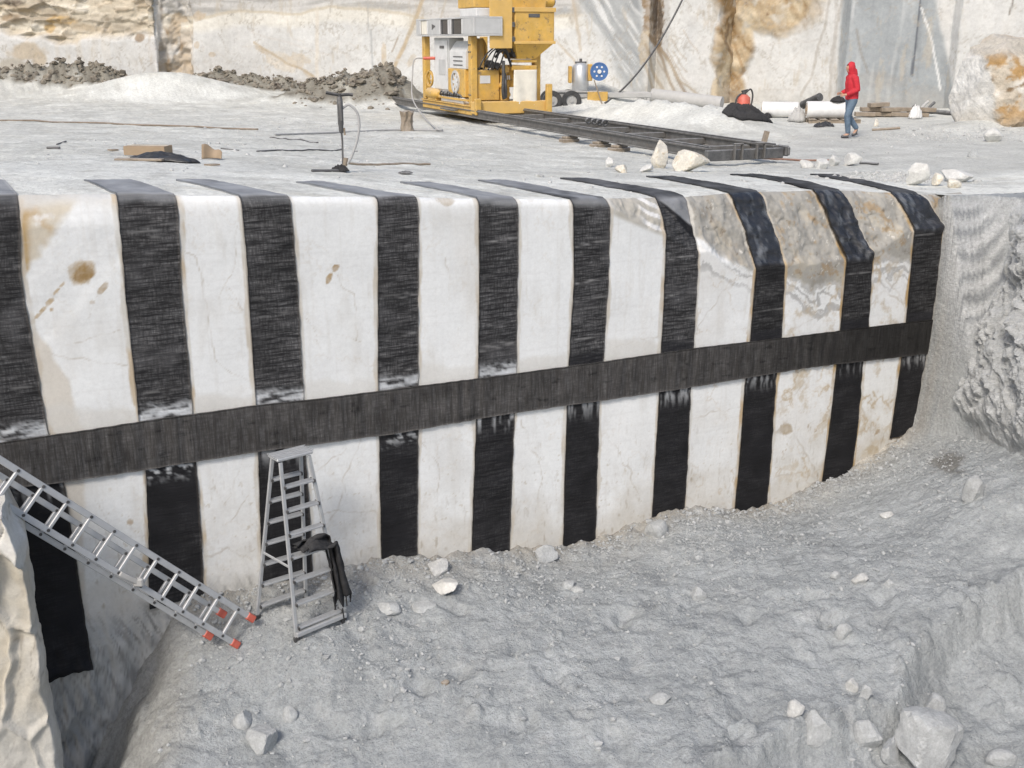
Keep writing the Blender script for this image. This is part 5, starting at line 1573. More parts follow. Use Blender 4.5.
# hanging cable from the wall top
ca = at_y(686, -8, 43.5); cc = bench_hit(605, 104)
o = MB().tube(catenary(Vector(ca), cc + Vector((0, 0, .03)), .55, 22), .035, 8).build('hanging_cable', 'black'); tag(o, 'black cable slanting down the quarry wall towards the trolley', 'cable')
# long grey pipe behind the heap
pa, pb = Vector(at_y(652, 101, 41.2)), Vector(at_y(722, 103, 40.0))
for q_ in (pa, pb): q_.z = float(bench_z(np.array([q_.x]), np.array([q_.y]))[0]) + .22
m = MB(); m.tube([pa, pb], .24, 18); o = m.build('grey_pipe', 'pipe_grey'); tag(o, 'long grey pipe lying at the foot of the quarry wall', 'pipe')

# ------------------------------------------------------------------ red sprayer and black cloth
p = bench_hit(743, 112); k_ = mpp(p)
e = empty('red_sprayer', p, 0.2, 'red bottle with black handle and hose standing by the wall', 'sprayer')
m = MB(); m.tube([(0, 0, 0), (0, 0, .04), (0, 0, 14 * k_), (0, 0, 17 * k_)], .2, 16, radii=[6.3 * k_, 6.8 * k_, 6.3 * k_, 3 * k_]); m.build('bottle', 'red_plastic', e)
m = MB(); m.tube([(0, 0, 17 * k_), (0, 0, 20 * k_)], 2.2 * k_, 10).bar((-3 * k_, 0, 20 * k_), (4 * k_, 0, 21.5 * k_), .05, .05); m.build('handle', 'black', e)
m = MB(); m.tube(smooth_path([(2 * k_, 0, 19 * k_), (6 * k_, -.05, 22 * k_), (8.5 * k_, -.05, 17 * k_), (8 * k_, -.05, 9 * k_), (6.8 * k_, -.05, 7 * k_)]), .03, 8).tube(smooth_path([(-3 * k_, 0, 18 * k_), (-8 * k_, -.05, 14 * k_), (-9 * k_, -.05, 6 * k_), (-8 * k_, -.1, .03)]), .03, 8); m.build('hose', 'black', e)


def crumpled(name, p, w, d, h, mat, label, cat, seed, rz=0.0, n=36, base=None):
    x_, y_ = np.meshgrid(np.linspace(-1, 1, n), np.linspace(-1, 1, n))
    r_ = np.sqrt(x_ ** 2 + y_ ** 2)
    ang = np.arctan2(y_, x_)
    k = np.minimum(1, 1 / np.maximum(np.maximum(np.abs(x_), np.abs(y_)) / np.maximum(r_, 1e-6), 1e-6)) if False else 1
    rad = np.maximum(np.abs(x_), np.abs(y_))
    bl = 1 + .28 * fbm(np.cos(ang) * 1.3 + seed, np.sin(ang) * 1.3, .8, 3, seed)
    X_ = np.cos(ang) * rad * bl * w / 2; Y_ = np.sin(ang) * rad * bl * d / 2
    Zh = h * np.clip(1 - rad ** 2.2, 0, 1) ** .7 * (.55 + .6 * ridged(X_ / w * 2 + seed, Y_ / d * 2, .7, 4, seed)) + .01
    c, s = math.cos(rz), math.sin(rz)
    gx = p[0] + X_ * c - Y_ * s; gy = p[1] + X_ * s + Y_ * c
    gz = base(gx, gy) if base else p[2]
    V_ = np.stack([X_, Y_, np.maximum(Zh, .012) + gz - p[2] + .004], -1).reshape(-1, 3)
    me = np_mesh(name, V_, grid_quads(n, n))
    o = add_obj(name, me, None, M[mat]); o.location = p; o.rotation_euler.z = rz
    sm = o.modifiers.new('thick', 'SOLIDIFY'); sm.thickness = .008
    return tag(o, label, cat)


p = bench_hit(746, 116); crumpled('black_cloth', p, 50 * mpp(p), .8, 11 * mpp(p), 'scarf', 'crumpled black cloth lying in front of the red bottle', 'cloth', 4, .1, base=bench_z)

# ------------------------------------------------------------------ rolls, pallet, tube, boards
def roll(name, px0, px1, pyc, rpx, mat, label, base_py, yaw, cap='tarp'):
    p = bench_hit((px0 + px1) / 2, base_py); k = mpp(p)
    Lr = (px1 - px0) * k; r = rpx * k
    e = empty(name, (p.x, p.y, p.z), yaw, label, 'roll')
    z = (base_py - pyc) * k
    m = MB(); m.tube([(-Lr / 2, 0, z), (-Lr / 2 + .02, 0, z), (Lr / 2 - .02, 0, z), (Lr / 2, 0, z)], r, 26, radii=[r * .97, r, r, r * .97]); b = m.build('sheet_roll', mat, e)
    m = MB()
    for q in (.45, .72): m.ring((-Lr / 2 - .004, 0, z), (1, 0, 0), r * q, r * q + .012, .012, 22)
    m.ring((-Lr / 2 - .012, 0, z), (1, 0, 0), r * .14, r * .24, .03, 16)
    m.build('core', 'cardboard', b)
    return e, p, k, r, z


e1, p1_, k1, r1, z1 = roll('plastic_roll', 806, 851, 110, 8.2, 'white_plastic', 'white plastic roll lying on a small wooden pallet beside the person', 122, -0.10)
pl = empty('pallet', (p1_.x + .1, p1_.y, p1_.z), -0.08, 'low wooden pallet under the white roll', 'pallet')
zt_ = z1 - r1 - .006
for k in range(5): part('board', 'wood', pl, (-.75 + k * .32, -.53 + k * .32, -.45, .45, zt_ - .03, zt_), bev=.004)
for y in (-.42, 0, .34): part('bearer', 'wood', pl, (-.75, .75, y, y + .08, -.02, zt_ - .032), bev=.004)
roll('plastic_roll', 762, 797, 109.5, 7.4, 'white_plastic', 'white plastic roll lying flat on the ground left of the pallet', 117, -0.25)
p = bench_hit(803, 121)
a_, b_ = Vector(at_y(803, 105, p.y + .9)), Vector(at_y(820, 97, p.y + .2))
a_.z = max(a_.z, .3)
o = MB().tube([a_, a_.lerp(b_, .5), b_], 4.2 * mpp(p), 18).build('black_tube', 'black'); tag(o, 'short black tube propped between the two white rolls', 'tube')
p = bench_hit(793, 117); b0 = Vector(at_y(779, 103, p.y + 1.6)); b1 = Vector(at_y(806, 107, p.y + 1.6))
m = MB(); m.bar(b0, b1, .06, 6 * mpp(p)); o = m.build('grey_board', 'pipe_grey'); tag(o, 'grey metal bar leaning behind the white rolls', 'board')
p = Vector(at_y(843, 99, p1_.y - .05)); p.z = z1 + r1 + p1_.z - .02
crumpled('black_bag', (p.x - .15, p.y, p.z), .45, .4, .16, 'scarf', 'small black bag lying on top of the white roll in front of the person', 'bag', 9)
# crumpled debris around the rolls
for i, (x_, y_, w_, h_, mt, nm, lab, ct_) in enumerate(((797, 122, 18, 14, 'pipe_grey', 'crumpled_sheet', 'crumpled grey sheet between the white rolls', 'sheet'), (824, 127, 20, 5, 'plastic_sheet', 'plastic_scrap', 'flat black plastic scrap in front of the pallet', 'plastic'),
                                                 (877, 116, 26, 12, 'white_plastic', 'plastic_bag', 'crumpled white plastic left of the stacked timber', 'plastic'), (915, 119, 14, 13, 'white_plastic', 'plastic_bag', 'upright crumpled white sack right of the stacked timber', 'plastic'), (767, 118, 9, 5, 'scarf', 'black_rag', 'small black rag left of the flat white roll', 'rag'))):
    p = bench_hit(x_, y_); crumpled(nm, p, w_ * mpp(p), .6 * w_ * mpp(p) + .1, h_ * mpp(p), mt, lab, ct_, 20 + i, .2 * i, base=bench_z)
p = bench_hit(893, 117); e = empty('timber_stack', p, -.05, 'low stack of brown timber offcuts at the foot of the blue-grey slab', 'timber')
rr = random.Random(3)
for k in range(9):
    row = k // 4
    m = MB(); m.box((-.9 + (k % 4) * .55 + row * .2, rr.uniform(-.1, .1), .09 + row * .145), (.62, .3, .13), Euler((0, rr.uniform(-.05, .05), rr.uniform(-.2, .2))), .012); m.build('timber', 'wood', e)
for i, (xa, ya, xb, yb, r, mt, nm, lab, ct_) in enumerate((
        (924, 113, 957, 116, .08, 'steel', 'steel_bar', 'dark steel bar lying at the foot of the wall left of the boulder', 'bar'), (913, 107, 922, 99, .04, 'hose', 'scrap_rod', 'grey rod leaning among scrap at the slab foot, leftmost', 'rod'),
        (926, 112, 935, 103, .05, 'hose', 'scrap_rod', 'curved grey rod leaning among scrap nearest the boulder', 'rod'), (920, 110, 929, 102, .05, 'pipe_grey', 'scrap_rod', 'pale grey rod leaning in the middle of the scrap', 'rod'),
        (872, 131, 900, 129, .035, 'wood', 'wooden_lath', 'thin wooden lath lying right of the person', 'lath'), (702, 157, 832, 161, .022, 'rust', 'rusty_rod', 'long thin reddish rod on the ground at the track end', 'rod'),
        (0, 121, 258, 130, .022, 'pole_wood', 'long_pole', 'very long thin brown pole lying across the left bench', 'pole'), (860, 164, 878, 165, .025, 'steel', 'short_rod', 'short dark rod beside the pale rubble on the bench', 'rod'),
        (345, 164, 430, 165, .018, 'wood', 'thin_lath', 'thin brown lath on the ground right of the drill', 'lath'), (257, 152, 342, 150, .014, 'hose', 'thin_cable', 'thin dark cable on the ground left of the drill', 'cable'), (312, 172, 338, 172, .02, 'hose', 'short_rod', 'short dark rod beside the foot of the drill', 'rod'),
        (47, 149, 60, 149, .02, 'hose', 'short_stick', 'dark short stick on the ground left of the cardboard box', 'stick'), (57, 145, 66, 142, .014, 'hose', 'short_stick', 'thin dark stick angled up left of the cardboard box', 'stick'), (221, 149, 239, 151, .012, 'hose', 'short_stick', 'thin dark stick right of the torn cardboard flap', 'stick'),
        (270, 138, 318, 143, .014, 'hose', 'thin_cable', 'thin dark cable lying midway between drill and long pole', 'cable'))):
    pa, pb = bench_hit(xa, ya), bench_hit(xb, yb)
    n_ = 14 if (pa - pb).length > 1.2 else 4
    path = []
    for k in range(n_ + 1):
        q = pa.lerp(pb, k / n_)
        if nm in ('long_pole', 'thin_cable', 'rusty_rod', 'thin_lath'):
            q.z = float(bench_z(np.array([q.x]), np.array([q.y]))[0]) + r * .8
            if nm == 'thin_cable': q.y += .08 * math.sin(k * .9)
        else:
            q.z += r * .8
        path.append(q)
    if nm == 'scrap_rod':
        kk = mpp(pa); path = [pa, pa.lerp(Vector((pa.x + (xb - xa) * kk, pa.y + .1, pa.z + (ya - yb) * kk)), .5) + Vector((0, 0, .05)), Vector((pa.x + (xb - xa) * kk, pa.y + .15, pa.z + (ya - yb) * kk))]
    o = MB().tube(path, r, 8).build(nm, mt); tag(o, lab, ct_)

# ------------------------------------------------------------------ post stuck at the track end
p = bench_hit(762, 152); k = mpp(p)
m = MB(); m.bar(p + Vector((0, .1, -.02)), p + Vector((5 * k, .12, 20 * k)), 5.5 * k, 4 * k); o = m.build('wooden_stake', 'wood'); tag(o, 'short wooden stake standing in the end of the rail track', 'stake')

# ------------------------------------------------------------------ rock drill standing on the bench
p = bench_hit(343, 172); k = mpp(p)
e = empty('rock_drill', p, 0.25, 'hand-held rock drill standing upright on its drill rod, hose attached', 'drill')
m = MB(); m.tube([(0, 0, -.02), (.01, 0, 30 * k), (.0, 0, 44 * k)], 1.0 * k, 10); m.build('drill_rod', 'hose', e)
m = MB(); m.tube([(0, 0, 38 * k), (0, 0, 41 * k), (0, 0, 45 * k), (0, 0, 47 * k), (0, 0, 70 * k), (0, 0, 73 * k)], .1, 14, radii=[1.5 * k, 2.4 * k, 2.4 * k, 2.9 * k, 2.9 * k, 2.0 * k])
m.tube([(.6 * k, -2.9 * k, 50 * k), (.6 * k, -2.9 * k, 68 * k)], 1.1 * k, 8).tube([(-2 * k, -2 * k, 50 * k), (-2 * k, -2 * k, 66 * k)], .8 * k, 8); b = m.build('drill_body', 'steel', e)
m = MB(); m.tube([(3 * k, 0, 43 * k), (3.5 * k, 0, 36 * k)], 1.0 * k, 8); m.build('retainer', 'wood', b)
m = MB(); m.tube([(-13 * k, 0, 77 * k), (-9 * k, 0, 76 * k), (0, 0, 74.5 * k), (9 * k, 0, 75 * k), (13 * k, 0, 74.5 * k)], 1.4 * k, 10, radii=[1.7 * k, 1.6 * k, 1.6 * k, 1.6 * k, 1.7 * k]); m.tube([(0, 0, 72 * k), (0, 0, 76 * k)], 2 * k, 10); m.build('handle', 'black', e)
m = MB(); m.tube(smooth_path([(2.5 * k, 0, 62 * k), (9 * k, 0, 65 * k), (16 * k, -.02, 58 * k), (18 * k, -.02, 46 * k), (15 * k, -.02, 30 * k), (9 * k, -.02, 15 * k), (4.5 * k, -.02, 8 * k)], 8), 1.25 * k, 10); m.build('air_hose', 'cable_grey', e)
m = MB(); m.tube([(2 * k, -.01, 6 * k), (3.4 * k, -.01, 14 * k)], 2.4 * k, 10); m.build('hose_clamp', 'wood', e)
crumpled('black_rag', (p.x - .03, p.y - .04, p.z), .24, .18, 7 * k, 'scarf', 'small black rag lying at the foot of the rock drill', 'rag', 31)
p = bench_hit(406, 174); crumpled('flat_scrap', p, 15 * mpp(p), .15, .03, 'hose', 'flat dark scrap on the ground right of the drill foot', 'scrap', 33)

# ------------------------------------------------------------------ stump, cardboard, plastic
p = bench_hit(407, 131); k = mpp(p)
m = MB(); rr = random.Random(6); n = 16; rings = []
for (z, r) in ((-.02, 6.8), (4, 6.2), (9, 5.4), (14, 6.0), (19, 7.2)):
    rings.append((z * k, [r * k * (1 + rr.uniform(-.16, .16)) for _ in range(n)]))
vs, fs = [], []
for z, rs in rings:
    for q in range(n): vs.append((rs[q] * math.cos(q * 6.283 / n), rs[q] * math.sin(q * 6.283 / n), z + (rr.uniform(-1.4, 1.4) * k if z > 15 * k else 0)))
for i in range(len(rings) - 1):
    for q in range(n): fs.append((i * n + q, i * n + (q + 1) % n, (i + 1) * n + (q + 1) % n, (i + 1) * n + q))
fs.append(tuple(range((len(rings) - 1) * n, len(rings) * n)))
m.add(vs, fs); o = m.build('wood_stump', 'wood'); o.location = p; tag(o, 'rough brown wood stump standing in front of the yellow saw', 'stump')

p = bench_hit(143, 159); k = mpp(p)
e = empty('cardboard_box', p + Vector((0, .1, .03)), -.12, 'long flat cardboard box lying on the left bench', 'box')
part('carton', 'cardboard', e, (-22 * k, 21 * k, 0, .26, .004, 9.5 * k), bev=.006)
part('flap', 'cardboard', e, (-22 * k, 21 * k, -.008, -.001, .01, 9.3 * k), bev=0)
part('tape', 'tarp', e, (-22.05 * k, 21.05 * k, .11, .15, 9.5 * k + .001, 9.5 * k + .004), bev=0)
p = bench_hit(165, 161)
crumpled('black_plastic', p, 72 * mpp(p), .42, .10, 'plastic_sheet', 'crumpled black plastic sheet in front of the cardboard box', 'plastic', 41, -.12, base=bench_z)
p = bench_hit(140, 161); m = MB(); m.box((0, 0, .02), (48 * k, .12, .03), Euler((0, 0, -.12)), .006); o = m.build('pale_plank', 'wood'); o.location = p; tag(o, 'pale plank lying under the front of the cardboard box', 'plank')
p = bench_hit(211, 160); k = mpp(p)
n1, n2 = 10, 8
A_, B_ = np.meshgrid(np.linspace(0, 1, n1), np.linspace(0, 1, n2))
V_ = np.stack([(-9 + 19 * A_) * k, .10 * np.sin(A_ * 3.1) + .06 * B_, (1 + (14 - 8 * A_ + 1.5 * np.sin(A_ * 9)) * B_) * k], -1).reshape(-1, 3)
me = np_mesh('cardboard_flap', V_, grid_quads(n2, n1)); o = add_obj('cardboard_flap', me, None, M['cardboard']); o.location = p
sm = o.modifiers.new('thick', 'SOLIDIFY'); sm.thickness = .01
tag(o, 'torn curled cardboard flap standing right of the black plastic', 'cardboard')
for i, (x_, y_, w_, lab) in enumerate(((113, 151, 11, 'small brown scrap left of the cardboard box'), (212, 166, 16, 'flat brown scrap below the torn cardboard flap'))):
    p = bench_hit(x_, y_); k = mpp(p); m = MB(); m.prism([(-w_ / 2 * k, 0, .006), (-.1 * k, -.05, .006), (w_ / 2 * k, .01, .006), (.1 * k, .07, .006)], (0, 0, 0), (0, 0, .02)); o = m.build('wood_scrap', 'wood'); o.location = p; tag(o, lab, 'scrap')

# ------------------------------------------------------------------ person in the red hoodie
def skin_mesh(name, joints, bones, root, sub=2):
    names = list(joints)
    me = bpy.data.meshes.new(name)
    me.from_pydata([joints[n][0] for n in names], [(names.index(a), names.index(b)) for a, b in bones], [])
    ob = bpy.data.objects.new(name, me); COL.objects.link(ob)
    ob.modifiers.new('skin', 'SKIN')
    sd = me.skin_vertices[0].data
    for i, n in enumerate(names):
        r = joints[n][1]
        sd[i].radius = (r, r) if not isinstance(r, tuple) else r
        sd[i].use_root = (n == root)
    ss_ = ob.modifiers.new('sub', 'SUBSURF'); ss_.levels = sub; ss_.render_levels = sub
    dg = bpy.context.evaluated_depsgraph_get()
    out = bpy.data.meshes.new_from_object(ob.evaluated_get(dg))
    bpy.data.objects.remove(ob); bpy.data.meshes.remove(me)
    out.polygons.foreach_set('use_smooth', [True] * len(out.polygons))
    return out


pp = bench_hit(848, 138)
J = {  # walking towards +x; left side is +y
    'pelvis': ((0, 0, .97), (.12, .15)), 'waist': ((.01, 0, 1.12), (.105, .135)), 'chest': ((.03, 0, 1.32), (.12, .165)), 'neckb': ((.05, 0, 1.47), (.07, .08)), 'neck': ((.085, 0, 1.535), .052),
    'skull0': ((.11, 0, 1.62), .078), 'skull1': ((.10, 0, 1.71), .082), 'chin': ((.165, 0, 1.575), .035), 'nose': ((.196, 0, 1.645), .016),
    'hipL': ((.0, .09, .92), .085), 'kneeL': ((.11, .10, .52), .062), 'ankL': ((.055, .10, .10), .042), 'toeL': ((.21, .10, .035), .032),
    'hipR': ((-.0, -.09, .92), .085), 'kneeR': ((-.01, -.10, .50), .062), 'ankR': ((-.24, -.10, .19), .042), 'toeR': ((-.15, -.10, .045), .03),
    'shL': ((.03, .19, 1.42), .062), 'elL': ((-.03, .25, 1.15), .045), 'wrL': ((.19, .17, 1.04), .032), 'palL': ((.255, .145, 1.02), (.03, .018)),
    'shR': ((.03, -.19, 1.42), .062), 'elR': ((-.04, -.25, 1.15), .045), 'wrR': ((.18, -.17, 1.06), .032), 'palR': ((.245, -.145, 1.045), (.03, .018))}
B = [('pelvis', 'waist'), ('waist', 'chest'), ('chest', 'neckb'), ('neckb', 'neck'), ('neck', 'skull0'), ('skull0', 'skull1'), ('skull0', 'chin'), ('skull0', 'nose'), ('pelvis', 'hipL'), ('hipL', 'kneeL'), ('kneeL', 'ankL'), ('ankL', 'toeL'),
     ('pelvis', 'hipR'), ('hipR', 'kneeR'), ('kneeR', 'ankR'), ('ankR', 'toeR'), ('chest', 'shL'), ('shL', 'elL'), ('elL', 'wrL'), ('wrL', 'palL'), ('chest', 'shR'), ('shR', 'elR'), ('elR', 'wrR'), ('wrR', 'palR')]
for sd_, sy in (('L', 1), ('R', -1)):
    bx_, by__, bz_ = J['pal' + sd_][0]
    for fi in range(4):
        o1 = (bx_ + .035, by__ + sy * (-.006), bz_ + .024 - fi * .016)
        o2 = (bx_ + .075 - .006 * abs(fi - 1), by__ - sy * .02, bz_ + .018 - fi * .016)
        o3 = (bx_ + .085 - .008 * abs(fi - 1), by__ - sy * .05, bz_ + .008 - fi * .015)
        for q, pos in enumerate((o1, o2, o3)): J['f%s%d%d' % (sd_, fi, q)] = (pos, .0085 - .001 * q)
        B += [('pal' + sd_, 'f%s%d0' % (sd_, fi)), ('f%s%d0' % (sd_, fi), 'f%s%d1' % (sd_, fi)), ('f%s%d1' % (sd_, fi), 'f%s%d2' % (sd_, fi))]
    J['t%s0' % sd_] = ((bx_ + .005, by__ - sy * .03, bz_ + .025), .011); J['t%s1' % sd_] = ((bx_ + .04, by__ - sy * .05, bz_ + .03), .009)
    B += [('pal' + sd_, 't%s0' % sd_), ('t%s0' % sd_, 't%s1' % sd_)]
body = add_obj('person', skin_mesh('person', J, B, 'pelvis'), None, M['skin'])
body.location = pp; body.rotation_euler.z = math.pi + .12; body.scale = (1.02, 1.02, 1.02)
tag(body, 'person in a hooded red top and blue jeans walking across the bench', 'person')


def grow(names, bones, dr, root, over=None):
    j = {}
    for n in names:
        r = J[n][1]
        d_ = dr if not (over and n in over) else over[n]
        j[n] = (J[n][0], tuple(x + d_ for x in r) if isinstance(r, tuple) else r + d_)
    return j, [b for b in bones if b[0] in j and b[1] in j], root


def capsules(name, chains, mat, voxel=.016, cut=None):
    """cloth grown round the limbs: tapered tubes fused into one skin"""
    m = MB()
    for ch in chains:
        pts = [Vector(c[0]) for c in ch]; rad = [c[1] for c in ch]
        P_, R_ = [], []
        for i in range(len(pts) - 1):
            for q in range(5):
                P_.append(pts[i].lerp(pts[i + 1], q / 5)); R_.append(rad[i] + (rad[i + 1] - rad[i]) * q / 5)
        P_.append(pts[-1]); R_.append(rad[-1])
        d0, d1 = (P_[0] - P_[1]).normalized(), (P_[-1] - P_[-2]).normalized()
        P_ = [P_[0] + d0 * R_[0] * .35] + P_ + [P_[-1] + d1 * R_[-1] * .35]; R_ = [R_[0] * .6] + R_ + [R_[-1] * .6]
        m.tube(P_, .1, 14, radii=R_)
    ob = m.build(name, mat)
    rm = ob.modifiers.new('fuse', 'REMESH'); rm.mode = 'VOXEL'; rm.voxel_size = voxel
    sm = ob.modifiers.new('soft', 'SMOOTH'); sm.iterations = 4; sm.factor = .5
    dg = bpy.context.evaluated_depsgraph_get()
    out = bpy.data.meshes.new_from_object(ob.evaluated_get(dg))
    bpy.data.objects.remove(ob)
    if cut:
        bm = bmesh.new(); bm.from_mesh(out)
        bmesh.ops.delete(bm, geom=[f for f in bm.faces if cut(f.calc_center_median())], context='FACES')
        bm.to_mesh(out); bm.free()
    out.polygons.foreach_set('use_smooth', [True] * len(out.polygons))
    return add_obj(name, out, body, M[mat])


JP = lambda n: Vector(J[n][0])
sl = []
for sd_ in 'LR':
    s_y = 1 if sd_ == 'L' else -1
    sl.append([(JP('chest') + Vector((0, s_y * .10, .09)), .085), (JP('sh' + sd_), .082), (JP('el' + sd_), .066), (JP('wr' + sd_), .05)])
capsules('hooded_top', sl + [[(Vector((-.005, s * .055, .93)), .135), (Vector((.0, s * .055, 1.08)), .135), (Vector((.025, s * .06, 1.30)), .14), (Vector((.04, s * .045, 1.44)), .11)] for s in (-1, 1)] + [[(Vector((.0, 0, 1.40)), .12), (Vector((.055, 0, 1.52)), .09)]], 'red_cloth')
ho = capsules('hood', [[(Vector((.02, 0, 1.47)), .10), (Vector((.055, 0, 1.56)), .098), (Vector((.085, 0, 1.66)), .112), (Vector((.085, 0, 1.72)), .095)], [(Vector((.04, 0, 1.70)), .085), (Vector((.12, 0, 1.735)), .07)], [(Vector((-.03, 0, 1.47)), .075), (Vector((.0, 0, 1.60)), .075)]], 'red_cloth',
               cut=lambda c: c.x > .165 and 1.57 < c.z < 1.74 and abs(c.y) < .075)
lg = []
for sd_ in 'LR':
    s_y = 1 if sd_ == 'L' else -1
    lg.append([(Vector((-.005, s_y * .065, .97)), .118), (Vector((-.005, s_y * .08, .88)), .112), (JP('knee' + sd_), .078), (JP('ank' + sd_) + Vector((0, 0, .03)), .062)])
capsules('jeans', lg, 'jeans')
for sd_, in (('L',), ('R',)):
    ax_, tx_ = Vector(J['ank' + sd_][0]), Vector(J['toe' + sd_][0])
    d_ = (tx_ - ax_).normalized()
    heel = ax_ + (Vector((-.05, 0, -.055)) if sd_ == 'L' else Vector((-.045, 0, -.06)))
    j = {'h': (tuple(heel), .042), 'm': (tuple(heel.lerp(tx_, .5) + Vector((0, 0, .012))), .046), 't': (tuple(tx_ + Vector((.02, 0, .004))), .038), 'a': (tuple(ax_ + Vector((0, 0, -.01))), .05)}
    add_obj('shoe', skin_mesh('shoe', j, [('a', 'h'), ('h', 'm'), ('m', 't')], 'h'), body, M['shoe'])

# ------------------------------------------------------------------ stepladder and cloth
feet = {'FL': pit_hit(297, 641), 'FR': pit_hit(344, 621), 'RL': pit_hit(257, 618), 'RR': pit_hit(306, 600)}
ctr = sum(feet.values(), Vector()) / 4
H = 1.95
ax = ((feet['FR'] - feet['FL']) + (feet['RR'] - feet['RL'])); ax.z = 0; ax.normalize()
ay = Vector((-ax.y, ax.x, 0))           # towards the wall
lad = empty('stepladder', ctr, math.atan2(ax.y, ax.x), 'aluminium double-sided stepladder standing open against the wall', 'stepladder')
Rz = Matrix.Rotation(-math.atan2(ax.y, ax.x), 3, 'Z')
lf = {k: Rz @ (v - ctr) for k, v in feet.items()}
tw = .165
tops = {'FL': Vector((-tw, -.09, H - .03)), 'FR': Vector((tw, -.09, H - .03)), 'RL': Vector((-tw, .09, H - .03)), 'RR': Vector((tw, .09, H - .03))}
for k in lf:
    m = MB(); m.bar(lf[k] + Vector((0, 0, .0)), tops[k], .026, .042, up=(1, 0, 0), bev=.006); g_ = m.build('leg', 'alu', lad)
    m = MB(); m.bar(lf[k] - Vector((0, 0, .03)), lf[k].lerp(tops[k], .025), .04, .066, up=(1, 0, 0), bev=.006); m.build('rubber_foot', 'black', g_)
m = MB(); m.box((0, 0, H), (.42, .22, .035), None, .01)
for y in (-.09, -.045, 0, .045, .09): m.box((0, y, H + .021), (.44, .012, .008), None, 0)
m.build('top_platform', 'alu', lad)
for side in ('F', 'R'):
    for k in range(7):
        t = (k + .55) / 7.6
        a, b = lf[side + 'L'].lerp(tops[side + 'L'], t), lf[side + 'R'].lerp(tops[side + 'R'], t)
        z = (a.z + b.z) / 2 if k else None
        if z is not None: a = Vector((a.x, a.y, z)); b = Vector((b.x, b.y, z))
        m = MB(); c_ = (a + b) / 2; dr_ = (b - a)
        m.box(c_, (dr_.length - .03, .075, .024), Euler((0, -math.asin(dr_.z / dr_.length), math.atan2(dr_.y, dr_.x))), .005)
        for yy in (-.025, 0, .025): m.box(c_ + Vector((0, yy, .0165)), (dr_.length - .05, .008, .006), Euler((0, -math.asin(dr_.z / dr_.length), math.atan2(dr_.y, dr_.x))), 0)
        s_ = m.build('step', 'alu', lad)
        m = MB()
        for e_ in (a, b): m.box(e_.lerp(c_, .07), (.014, .092, .034), Euler((0, 0, math.atan2(dr_.y, dr_.x))), 0)
        m.build('step_cap', 'black', s_)
for sx in ('L', 'R'):
    m = MB(); m.bar(lf['F' + sx].lerp(tops['F' + sx], .42), lf['R' + sx].lerp(tops['R' + sx], .42), .012, .03); m.build('spreader', 'alu', lad)
m = MB(); m.bar(lf['FL'].lerp(tops['FL'], .035) + Vector((-.02, -.04, .02)), lf['FR'].lerp(tops['FR'], .035) + Vector((.02, -.04, .02)), .04, .05, bev=.006); m.build('stabiliser_bar', 'alu', lad)

# black cloth hung over the right side of the ladder
hang = ctr + Matrix.Rotation(math.atan2(ax.y, ax.x), 3, 'Z') @ lf['FR'].lerp(tops['FR'], .50)
n1, n2 = 40, 22
S_, T_ = np.meshgrid(np.linspace(0, 1, n2), np.linspace(0, 1, n1))
axn, ayn = np.array(ax), np.array(ay)
out = -ayn
over = np.clip((T_ - .0) / .38, 0, 1)              # first lies over the step, then falls
down = np.clip((T_ - .38) / .62, 0, 1)
wd = .22 + .10 * np.sin(T_ * 5 + 1) + .05 * down
xo = -.36 + .36 * over + .10 * down + (S_ - .5) * wd * (.35 + .65 * down) + .02 * np.sin(S_ * 17 + T_ * 6)
yo = .10 * (S_ - .5) * (1 - down) * 2 + .055 * np.sin(S_ * 15 + T_ * 3) + .06 + .06 * down
zo = .05 * np.sin(over * 3.1) + .05 * np.sin(S_ * 9 + T_ * 11) * (1 - down) - .62 * down - .04 * np.abs(np.sin(S_ * 12)) * down + .05 * (1 - np.abs(S_ - .5) * 2) * (1 - down) - .12 * down * (S_ < .45) * np.abs(np.sin(S_ * 13))
yo = yo + .03 * fbm(S_ * .5, T_, .12, 3, 11); zo = zo + .03 * fbm(S_ * .6, T_, .14, 3, 12) * (1 - .5 * down); xo = xo + .025 * fbm(S_, T_ * .7, .2, 3, 13)
V_ = np.array(hang)[None, None] + axn * xo[..., None] + out * yo[..., None] + np.array([0, 0, 1.0]) * zo[..., None]
me = np_mesh('draped_cloth', V_.reshape(-1, 3), grid_quads(n1, n2)); o = add_obj('draped_cloth', me, None, M['scarf'])
sm = o.modifiers.new('thick', 'SOLIDIFY'); sm.thickness = .012; sb_ = o.modifiers.new('sub', 'SUBSURF'); sb_.levels = 1; sb_.render_levels = 1
tag(o, 'black woven cloth draped over the right side of the stepladder', 'cloth')
m = MB()
rr = random.Random(2)
for k in range(7):
    s0 = V_[-1, int(k / 6 * (n2 - 1))]; ln = rr.uniform(.05, .16)
    m.tube([Vector(s0), Vector(s0) + Vector((rr.uniform(-.02, .02), 0, -ln))], .008, 5)
m.build('fringe', 'scarf', o)

# ------------------------------------------------------------------ left rock pillar
def big_rock(name, V0, F0, paint, mat, label, cat, amp, seed, kind=None):
    pass


rng = np.random.RandomState(12)
